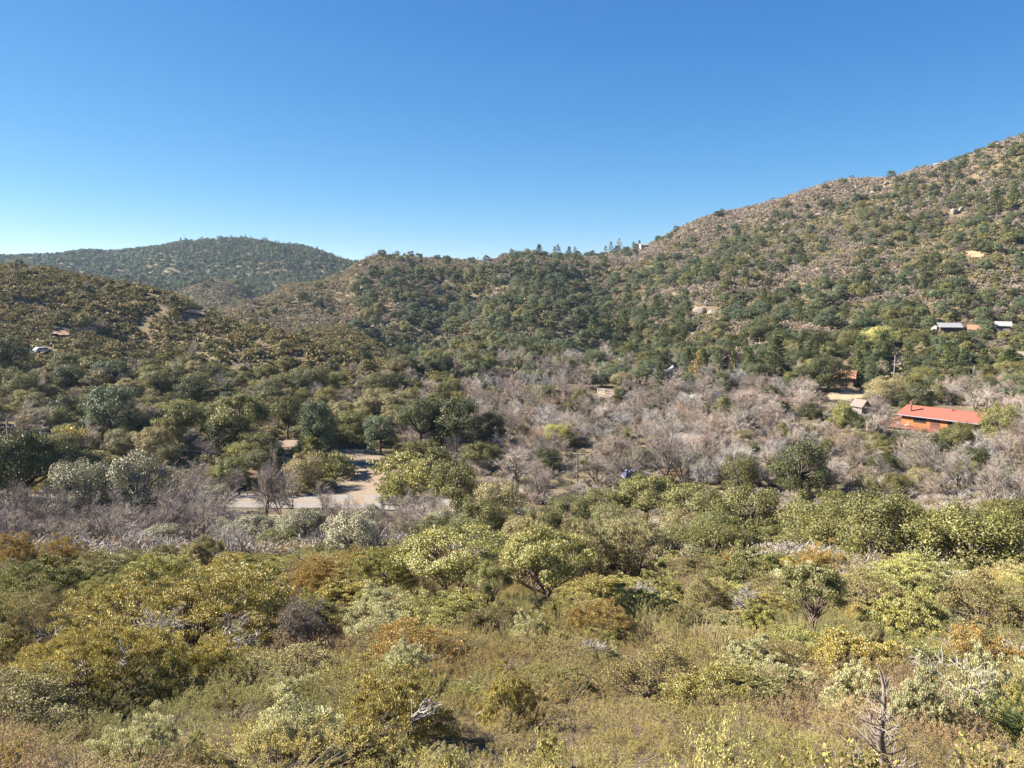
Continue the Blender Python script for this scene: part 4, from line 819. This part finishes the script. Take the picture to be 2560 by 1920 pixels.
# coloured repeats that the tint does not say
MARK = [(2360,1035,'red roofed house'),(2085,955,'tan house under the spreading oak'),(1443,1170,'valley utility pole'),(700,1265,'paved road'),(915,1180,'dirt driveway'),(1755,780,'pale boulder outcrop'),(2392,530,'pair of white boulders'),
 (2197,850,'yellow green willow like tree'),(489,784,'dirt track on the left hill'),(150,836,'dirt clearing on the left hill'),(2372,822,'long grey roofed cabin'),(1722,1130,'white walled house'),(1608,612,'hilltop house'),(2417,375,'skyline pole'),(1262,1545,'bare orange soil'),
 (2180,1740,'dead conifer'),(1080,1860,'bleached fallen branches'),(1140,1070,'big dark oak clump'),(2000,1170,'big dark oak'),(1030,850,'ravine foot'),(1752,920,'orange tinged pine'),(1510,980,'white rail fence'),(2216,460,'skyline boulder'),(107,878,'parked vehicle'),
 (17,1065,'left edge pole'),(955,650,'middle hilltop'),(1390,630,'skyline pine pair'),(480,1196,'red earth bank'),(1968,575,'scattered mid slope boulders'),(2436,638,'orange road cut'),(2234,920,'bleached pole'),(450,1570,'broad golden dome'),(1935,900,'tallest dark pine'),(1680,700,'right hill foot'),
 (1280,760,'middle hillside centre'),(330,900,'left hill foot'),(2520,700,'right edge of the slope'),(2300,1180,'valley below the red roof'),(2420,1380,'broad olive oak'),(0,760,'left edge of the left hill'),(1500,860,'pine belt'),(700,760,'gap behind the left hill')]
ORD = ['nearest','second nearest','third nearest','fourth nearest','fifth nearest','sixth nearest','seventh nearest','eighth nearest','ninth nearest','tenth nearest','eleventh nearest','twelfth nearest'] + ['%dth nearest' % k for k in range(13, 90)]
LOOK = dict(oak='evergreen oak', bare='bare grey tree', pine='pine', shrub='shrub')
HUE = dict(dark='dark', olive='olive', blue='blue green', lit='sunlit', silver='silvery', tan='tan', green='green', ygreen='yellow green', gold='golden', orange='orange', pale='pale leaved', brown='brown', cham='brownish', mound='olive brown', far='dark', willow='yellow green', bare='grey', barep='pinkish', bared='dark', barew='pale', pine='dark green', pineo='orange')
def hue(p):
    best = min(((sum((a-b)**2 for a, b in zip(p['tint'], T_[k])), k) for k in HUE)); return HUE[best[1]]
sect = {}
for c, L in bycat.items():
    for p in L:
        if not p['own']: continue
        cx, cy_ = p['px'], (p['py']+p['top'])/2; d2, m = min(((cx-a)**2+(cy_-b)**2, i) for i, (a, b, _) in enumerate(MARK)); a, b, nm = MARK[m]; dx, dy = cx-a, cy_-b
        dr = ('right of' if dx > 0 else 'left of') if abs(dx) > abs(dy) else ('below' if dy > 0 else 'above'); sect.setdefault((c, m, dr), []).append((d2, p))
for (c, m, dr), L in sect.items():
    L.sort(key=lambda t: t[0])
    for i, (_, p) in enumerate(L):
        if not p['label']: 
            nn = LOOK[c] if c != 'bare' else 'leafless tree'
            p['label'] = '%s %s, %s %s %s the %s' % (hue(p), nn, ORD[i], {'oak':'oak','bare':'leafless tree','pine':'pine','shrub':'shrub'}[c], dr, MARK[m][2])
GRP = dict(oak='evergreen oaks of the valley and slopes', bare='bare deciduous trees', pine='pines', shrub='chaparral shrubs')
NAME = dict(oak='oak_tree', bare='bare_tree', pine='pine_tree', manz='manzanita_shrub', manzL='manzanita_shrub', manzM='manzanita_shrub', red='reddish_shrub', scrub='scrub_bush', mtree='manzanita_shrub', mound='mound_shrub')
CATW = dict(oak='tree', bare='tree', pine='tree', shrub='shrub')
PART = dict(oak=('crown', 'trunk'), bare=('crown', 'trunk'), pine=('crown', 'trunk'), manz=('foliage', 'stems'), manzL=('foliage', 'stems'), red=('foliage', 'stems'), scrub=('foliage', 'stems'), mtree=('foliage', 'stems'))
def nomk(k): return NOM[k]
def levelof(p):
    k = p['kind']
    if k in ('oak', 'bare', 'pine'): return k + ('N' if p['app'] > 58 else 'M' if p['app'] > 17 else 'F')
    if k in ('manz', 'red', 'scrub'): return k + 'N'
    if k == 'mound': return 'moundF'
    return k
nobj = 0
for c, L in bycat.items():
    for p in L:
        if not p['own']: continue
        k = p['kind']; lv = levelof(p); pr = PROTO[lv][rng.randint(len(PROTO[lv]))]; nw, nh = nomk(k); sc = (p['w']/nw, p['w']/nw*(.9+.2*rng.rand()), p['h']/nh)
        loc = (p['x'], p['y'], p['z']-.08)
        if len(pr) == 2:
            e = bpy.data.objects.new(NAME[k], None); C.objects.link(e); e.location = loc; e.rotation_euler = (0, 0, p['rz']); e.scale = sc; tag(e, p['label'], CATW[c], GRP[c])
            for nm, me in zip(PART[k], pr): o = ob(nm, me, e); o['tint'] = p['tint']; nobj += 1
        else:
            o = ob(NAME[k], pr[0], None, loc, p['rz'], sc); o['tint'] = p['tint']; tag(o, p['label'], CATW[c], GRP[c]); nobj += 1

# ---------------------------------------------------------------- uncountable masses, one object each
def mass(name, items, label):
    """items: (x,y,z,rz,sx,sy,sz,protokind,variant,tint)"""
    if not items: return
    kinds = sorted({(i[7], i[8]) for i in items}); col = bpy.data.collections.new(name + '_kinds'); idx = {}
    for n, (k, v) in enumerate(kinds):
        me = PROTO[k][v][0] if len(PROTO[k][v]) == 1 else PROTO[k][v][0]
        o = bpy.data.objects.new('%s_%03d' % (name, n), me); col.objects.link(o); idx[(k, v)] = n
    n = len(items); me = bpy.data.meshes.new(name); me.vertices.add(n); me.vertices.foreach_set('co', np.array([i[:3] for i in items], np.float32).ravel())
    A = me.attributes
    a = A.new('rot', 'FLOAT_VECTOR', 'POINT'); a.data.foreach_set('vector', np.array([(0, 0, i[3]) for i in items], np.float32).ravel())
    a = A.new('scl', 'FLOAT_VECTOR', 'POINT'); a.data.foreach_set('vector', np.array([i[4:7] for i in items], np.float32).ravel())
    a = A.new('kidx', 'INT', 'POINT'); a.data.foreach_set('value', np.array([idx[(i[7], i[8])] for i in items], np.int32))
    a = A.new('tint', 'FLOAT_COLOR', 'POINT'); a.data.foreach_set('color', np.array([(*i[9], 1) for i in items], np.float32).ravel())
    o = bpy.data.objects.new(name, me); C.objects.link(o); tag(o, label, None, None, 'stuff')
    ng = bpy.data.node_groups.new(name, 'GeometryNodeTree'); ng.interface.new_socket('Geometry', in_out='INPUT', socket_type='NodeSocketGeometry'); ng.interface.new_socket('Geometry', in_out='OUTPUT', socket_type='NodeSocketGeometry')
    gi = ng.nodes.new('NodeGroupInput'); go = ng.nodes.new('NodeGroupOutput'); ip = ng.nodes.new('GeometryNodeInstanceOnPoints'); ci = ng.nodes.new('GeometryNodeCollectionInfo')
    ci.inputs['Collection'].default_value = col; ci.inputs['Separate Children'].default_value = True; ci.inputs['Reset Children'].default_value = True
    def na(nm, t): x = ng.nodes.new('GeometryNodeInputNamedAttribute'); x.data_type = t; x.inputs['Name'].default_value = nm; return x.outputs['Attribute']
    mp = ng.nodes.new('GeometryNodeMeshToPoints'); ng.links.new(gi.outputs[0], mp.inputs[0]); ng.links.new(mp.outputs[0], ip.inputs['Points'])
    ng.links.new(ci.outputs[0], ip.inputs['Instance']); ip.inputs['Pick Instance'].default_value = True
    ng.links.new(na('kidx', 'INT'), ip.inputs['Instance Index']); ng.links.new(na('rot', 'FLOAT_VECTOR'), ip.inputs['Rotation']); ng.links.new(na('scl', 'FLOAT_VECTOR'), ip.inputs['Scale'])
    ng.links.new(ip.outputs[0], go.inputs[0]); md = o.modifiers.new('scatter', 'NODES'); md.node_group = ng
def inst(p):
    k = p['kind']; lv = levelof(p); nw, nh = nomk(k)
    return (p['x'], p['y'], p['z']-.1, p['rz'], p['w']/nw, p['w']/nw, p['h']/nh, lv, rng.randint(len(PROTO[lv])), p['tint'])
rest = {}
for p in PLAN:
    if not p['own']:
        if not p['vis'] and p['y'] > 200 and not visible(np.array(p['x']), np.array(p['y']), np.array(p['z']+p['h']+14)): continue
        rest.setdefault(p['cat'], []).append(inst(p))
mass('distant_oak_woodland', rest.get('oak', []), 'dark evergreen oak woodland covering the far slopes')
mass('distant_bare_woodland', rest.get('bare', []), 'grey leafless woodland between the oaks of the far slopes')
mass('distant_pine_woodland', rest.get('pine', []), 'small dark conifers of the far mountain')
mass('hillside_shrubbery', rest.get('shrub', []), 'rounded olive brown shrubs covering the left hill')
# low scrub of the hills
def cover(n, r0, r1, seed, f, az=.66):
    r = np.random.RandomState(seed); rr = np.sqrt(r.rand(n)*(r1*r1-r0*r0)+r0*r0); a = (r.rand(n)*2-1)*az; X = rr*np.sin(a); Y = rr*np.cos(a); Z = terr(X, Y); px, py = w2p(X, Y, Z); vis = visible(X, Y, Z+5)
    out = []
    for i in np.nonzero(vis)[0]:
        q = f(px[i], py[i], rr[i], r, X[i], Y[i])
        if q is None: continue
        k, v, w, hh, tint = q; 
        d = Y[i]*cp-(Z[i]-CZ)*sp
        if crop(px[i], py[i], w*2/d*F, hh/d*F*.8): continue
        out.append((X[i], Y[i], Z[i]-.08, r.rand()*6.3, w, w, hh, k, v, tint))
    return out
def f_scrub(px, py, r_, r, x, y):
    if py > 960: return None
    s = 1.0 + .4*r.rand() + ss(np.array(r_), 500, 1500)*1.6; c = clump(x, y, 28, 31); w = s*(.8+.5*r.rand())
    t = T_['scrub'] if c > .52 else T_['scrubm']
    if px > 1480 and py - np.interp(px, SKX, SKY) < 34: t = (.26, .21, .165)
    if r_ > 850: t = (.085, .09, .055)
    if px < 900 and 420 < r_ < 930: t = (.245, .205, .13)
    if px < 1000 and r_ < 420: t = T_['mound']
    return 'scrubF', r.randint(5), w, w*(.8+.5*r.rand()), jitter(t, r, .16)
mass('hillside_scrub', cover(90000, 205, 930, 51, f_scrub) + cover(30000, 930, 1900, 52, f_scrub), 'low brown and grey chaparral scrub on the hillsides')
def f_brush(px, py, r_, r, x, y):
    d1, _ = seg_dist(np.array([x]), np.array([y]), RC[::4]); d2, _ = seg_dist(np.array([x]), np.array([y]), DP[::4])
    if d1[0] < 6.5 or d2[0] < 2.7: return None
    if px < 1000 and 900 < py < 1230 and r.rand() < .7: return 'manzM', r.randint(5), .35+.3*r.rand(), .4+.3*r.rand(), jitter(T_['mound'], r, .15)
    if r.rand() < .25: return 'manzM', r.randint(5), .3+.3*r.rand(), .3+.3*r.rand(), jitter(T_['tan'], r, .15)
    s = .8+.7*r.rand(); return 'brushM', r.randint(4), s, s*(.7+.4*r.rand()), jitter(T_['bare'], r, .12)
mass('valley_brush', cover(7500, 42, 235, 53, f_brush), 'tangled grey brush under the valley trees')
NEARP = [p for p in PLAN if p['y'] < 66 and p['kind'] in ('manz','manzL','red','scrub','mtree','oak')]
def f_cham(px, py, r_, r, x, y):
    c2 = clump(x, y, 5, 62); c = clump(x, y, 2.2, 61); t = (.285, .26, .095) if c > .5 else (.28, .23, .10)
    if c2 < .3: t = (.235, .23, .095)
    if c2 > .76: t = (.285, .205, .12)
    for p in NEARP:
        if abs(x-p['x']) < p['w']*.44 and abs(y-p['y']) < p['w']*.44 and (x-p['x'])**2+(y-p['y'])**2 < (p['w']*.42)**2: return None
    if abs(x - .487*y) < .5 and y < 6.6: return None
    w = (.85+1.0*r.rand()**1.5)*(1+.3*float(ss(np.array(r_), 20, 45))); return 'cham', jitter(t, r, .1), w, w
SV = []
for x, y, z, w, h, k, t in scatter(26000, 4.0, 30, .60, f_cham, .8, 54) + scatter(16000, 30, 64, .62, f_cham, .72, 55):
    s_ = w/1.5; SV.append((x, y, z-.05, rng.rand()*6.3, s_, s_, s_*(.62+.5*rng.rand())*(.8 if y < 9 else 1), 'cham', rng.randint(6), t))
mass('chamise_ground_cover', SV, 'fine brownish green chamise covering the near slope')
print('chamise', len(SV))
print('objects', nobj, {c: (len(L), sum(p['own'] for p in L)) for c, L in bycat.items()})

# ---------------------------------------------------------------- dead wood of the near slope
def snag(px, py, hpx, label, seed, kind='dead', lean=(0, 0), kids=(5, 4, 3), r0=.05, mat=M_DEAD, name='dead_branches', spread=.5, stems=3, up=(.1, .1, .1), wob=.2, lift=0.):
    r = np.random.RandomState(seed); x, y, z = hit(px, py); d = y*cp-(z-CZ)*sp; H_ = hpx*d/F; S = []
    for s in range(stems):
        b = branches(r, (r.randn()*.05, r.randn()*.05, -.15), (lean[0]+r.randn()*spread*.5, lean[1]+r.randn()*spread*.5, 1), H_*.62, r0, kids, (.62, .55, .5), (.5, .5, .5), (.6, .6, .7), up, wob, (5, 4, 3, 2))
        for k in b: S += b[k]
    q = np.array(S); q[:, 6:] = np.maximum(q[:, 6:], .0035); g = Geo(); g.tubes(q, 5); o = ob(name, g.mesh(name, [mat]), None, (x, y, z+lift)); tag(o, label, 'dead branches'); return o
def conifer_snag(px, py, top, label):
    r = np.random.RandomState(5); x, y, zt = (float(v) for v in pt(px+55, top, 6.0)); z = float(terr(x, y)); H_ = zt - z
    e = bpy.data.objects.new('dead_conifer', None); C.objects.link(e); e.location = (x, y, z); tag(e, label, 'dead tree')
    dx = -.13*H_; n = 14; S = []; f = lambda t: np.array([dx*t + .03*math.sin(t*9), .04*math.sin(t*7), H_*t*1.02 - .1])
    for i in range(n): S.append([*f(i/n), *f((i+1)/n),   .045*(1-i/n)**.8+.005, .045*(1-(i+1)/n)**.8+.004])
    t = Geo(); t.tubes(S, 7); ob('trunk', t.mesh('trunk', [M_DEADB], True), e)
    B = []
    for k in range(58):
        u = .06+.80*(k+r.rand())/58; p = f(u); a = r.rand()*6.283; L = H_*.27*(1-u)**.6*(.5+.8*r.rand())
        b = branches(r, p, (math.cos(a), math.sin(a), .35+.3*r.rand()), L, .0085*(1-u*.6), (3,), (.5, .5), (.45, .5), (.6, .7), (.3, .2, .1), .10, (5, 3, 2))
        for j in b: B += b[j]
    q = np.array(B); q[:, 6:] = np.maximum(q[:, 6:], .0022); g = Geo(); g.tubes(q, 4); ob('branches', g.mesh('branches', [plain('grey_dead_twigs', (.20, .165, .145), .85, 0, 9, col2=(.46, .41, .37))]), e)
conifer_snag(2190, 1990, 1642, 'dead conifer with bare side branches in the brown scrub')
snag(2398, 1800, 125, 'bleached grey snag fanning left over the pale manzanita', 1, lean=(-.7, 0), r0=0.0150, spread=.5, stems=2, lift=0.5)
snag(2450, 1775, 130, 'forked bleached branch right of the fanning snag', 2, lean=(.35, 0), r0=0.0175, kids=(3, 3, 2), stems=1, lift=0.5)
snag(2530, 1690, 90, 'thin white upright dead twigs at the right edge', 3, lean=(.1, 0), r0=0.0100, kids=(2, 2), stems=3, lift=0.5)
snag(1012, 1890, 92, 'longest bleached branches lying over the scrub near the bottom edge', 4, lean=(1.0, 0), r0=0.0110, kids=(3, 2, 2), stems=3, wob=.12, up=(0, 0, 0), lift=0.5)
snag(1172, 1884, 30, 'short bleached branch lying right of the longest ones', 14, lean=(1.8, 0), r0=0.0060, kids=(2, 2), stems=1, lift=0.6)
snag(560, 1690, 100, 'tangle of grey dead twigs on the golden manzanita', 5, lean=(.5, 0), r0=0.0150, kids=(4, 3, 2), stems=6, spread=1.6, lift=0.7)
snag(420, 1670, 80, 'grey dead twigs rising behind the lower golden manzanita', 15, lean=(0, 0), r0=0.0100, kids=(4, 3, 2), stems=9, spread=1.5, lift=0.8)
snag(300, 1775, 70, 'curved grey dead branches low on the golden manzanita', 6, lean=(.8, -.2), r0=0.0125, kids=(4, 3, 2), stems=3, lift=0.7)
snag(140, 1700, 60, 'grey twig sprig on the left golden manzanita', 16, lean=(.3, 0), r0=0.0100, kids=(4, 3, 2), stems=3, lift=0.8)
snag(748, 1448, 62, 'small white dead tree by the orange shrub', 7, lean=(0, 0), r0=0.0250, kids=(3, 3), stems=2, lift=1)
snag(232, 1420, 78, 'white dead stem standing before the dark shade at left', 8, lean=(.1, 0), r0=0.0250, kids=(4, 3), stems=2, lift=0.8)
snag(300, 1440, 40, 'low pile of white dead branches before the mauve trees', 9, lean=(.6, 0), r0=0.0300, kids=(5, 4, 3), stems=6, spread=1.5, lift=1)
snag(150, 1395, 46, 'white curled dead branch in the dark shade at left', 17, lean=(-.4, 0), r0=0.0300, kids=(4, 3), stems=2)
snag(2534, 1330, 110, 'bleached leaning dead tree at the right edge of the bare woods', 10, lean=(-.4, 0), r0=.12, kids=(5, 4, 3), stems=2)
snag(2054, 1150, 50, 'white leaning dead trunk right of the big dark oak', 11, lean=(.5, 0), r0=.12, kids=(3, 2), stems=2)
snag(1612, 776, 36, 'white dead tree in the ravine of the right hill', 12, lean=(.5, 0), r0=.22, kids=(2, 2), stems=2)
snag(1565, 745, 20, 'small white dead tree above the ravine of the right hill', 13, lean=(-.4, 0), r0=.2, kids=(2, 2), stems=2)
snag(1870, 1560, 60, 'grey dry twigs beside the stemmy manzanita', 18, r0=0.0075, kids=(6, 4, 3), stems=7, spread=1.2, lift=0.5)
snag(1620, 1550, 60, 'grey dead twigs poking from the yellow green manzanita', 19, r0=0.0075, kids=(6, 4, 3), stems=6, spread=1.2, lift=0.6)
snag(1478, 1672, 44, 'small dry grey bush in the brown scrub', 20, r0=0.0060, kids=(6, 4, 3), stems=8, spread=1.6, lift=0.4)
snag(2140, 1490, 70, 'pale grey dry brush behind the yellow green shrub', 21, r0=0.0100, kids=(6, 4, 3), stems=8, spread=1.4, lift=0.6)
# leafy shoots close to the camera
M_ROUND = leafmat('round_pale_leaves', (.38, .27, .17), .2, rough=.35, spec=.5, trans=.35, dark=.7, light=1.35)
def shoot(px, top, base, label, seed, Y=5.6, lean=0):
    r = np.random.RandomState(seed); x, y, z = (float(v) for v in pt(px, base, Y)); zt = float(pt(px, top, Y)[2]); zg = float(terr(x, y)); H_ = zt - zg; vis = (zt - z)/H_
    e = bpy.data.objects.new('leafy_shoot', None); C.objects.link(e); e.location = (x, y, zg); tag(e, label, 'shrub', 'leafy shoots at the bottom edge')
    S = []; P = []; A = []
    for s in range(4):
        b = np.array([r.randn()*.06, r.randn()*.06, 0]); tp = np.array([lean*H_*.25 + r.randn()*.10, r.randn()*.08, H_*(1-.12*s*r.rand())]); m1 = (b+tp)/2 + r.randn(3)*.03
        S += [[*b, *m1, .009, .007], [*m1, *tp, .007, .003]]
        n = 34; u = 1 - .62*r.rand(n)**1.2; base_ = np.where(u[:, None] < .5, b+(m1-b)*u[:, None]*2, m1+(tp-m1)*(u[:, None]-.5)*2); dv = r.randn(n, 3); dv[:, 2] = np.abs(dv[:, 2])*.8; dv = nrm(dv); P.append(base_ + dv*.03); A.append(dv + np.array([0, 0, .4]))
    P = np.concatenate(P); A = np.concatenate(A); g = Geo(); k = len(P); ax = nrm(A); n_ = nrm(r.randn(k, 3)); n_ = nrm(n_-(n_*ax).sum(1, keepdims=True)*ax); sd_ = np.cross(ax, n_); tn = r.rand(k)
    for j in range(k):      # rounded leaf of eight corners
        Lf = .034*(.7+.5*r.rand()); a = np.arange(8)*math.pi/4; V = P[j] + ax[j]*(Lf*.5*np.cos(a))[:, None] + sd_[j]*(Lf*.42*np.sin(a))[:, None]; g.add(V, [(0, 1, 2, 3), (0, 3, 4, 7), (4, 5, 6, 7)], 0, np.full(8, tn[j]))
    o = ob('leaves', g.mesh('leaves', [M_ROUND]), e); o['tint'] = (.30, .28, .085); t = Geo(); t.tubes(S, 6); ob('stems', t.mesh('stems', [M_STEM]), e)
for i, (px, top, lab) in enumerate([(2452, 1836, 'tallest leafy shoot, beside the grass tuft in the bottom right corner'), (2415, 1850, 'leafy shoot just left of the tallest one'), (2135, 1872, 'leafy shoot left of the dead conifer base'), (2175, 1885, 'low leafy shoot at the dead conifer base'), (2060, 1898, 'low leafy shoot in the bottom row, far left of the conifer base'), (1836, 1868, 'lone leafy shoot at the bottom edge'), (1960, 1890, 'small leafy shoot right of the lone one')]):
    shoot(px, top, 1990, lab, 60+i, 5.3+.2*i)
g = Geo(); r = np.random.RandomState(9); S = []
for k in range(170):
    a = r.rand()*6.3; L = .5+.4*r.rand(); d1 = nrm(np.array([math.cos(a)*.8-.25, math.sin(a)*.8, .9])); b = np.array([r.randn()*.08, r.randn()*.08, 0]); m1 = b+d1*L*.5; e1 = m1 + nrm(d1+np.array([-.1, 0, -.35]))*L*.5; S += [[*b, *m1, .006, .005], [*m1, *e1, .005, .001]]
g.tubes(S, 3, 0, r); x, y, z = hit(2590, 1905); o = ob('grass_tuft', g.mesh('grass_tuft', [leafmat('green_blades', (.1, .12, .04), .2, trans=.2)]), None, (x, y, z+.15)); o['tint'] = (.07, .11, .05); tag(o, 'dark green tuft of long grass blades in the bottom right corner', 'grass')
for px, py in ((1755, 1640), (1775, 1645)):
    g = Geo(); S = []
    for k in range(16): b = np.array([r.randn()*.25, r.randn()*.15, 0]); S.append([*b, *(b+np.array([r.randn()*.08, 0, .45+.2*r.rand()])), .008, .004])
    g.tubes(S, 4); x, y, z = hit(px, py); o = ob('dry_stalks', g.mesh('dry_stalks', [M_STRAW]), None, (x, y, z+.2)); tag(o, 'pale dry stalks left of the whitish manzanita, ' + ('left bunch' if px < 1760 else 'right bunch'), 'grass')

# ---------------------------------------------------------------- haze
HAZE = 0.00006
zmax = float(ZT.max()) + 25; zmin = float(ZT.min()) - 1
g = Geo(); g.box(-7000, -7000, zmin-3, 7000, 7000, max(zmax, 60)+30)
hm = bpy.data.materials.new('haze'); hm.use_nodes = True; nt = hm.node_tree; nt.nodes.clear(); out = N(nt, 'OutputMaterial'); pv = N(nt, 'VolumePrincipled')
pv.inputs['Color'].default_value = (.50, .74, 1, 1); pv.inputs['Density'].default_value = HAZE; pv.inputs['Anisotropy'].default_value = .3; nt.links.new(pv.outputs[0], out.inputs['Volume'])
if HAZE: o = ob('haze', g.mesh('haze', [hm])); o['kind'] = 'stuff'; o['label'] = 'thin blue air haze over the valley'
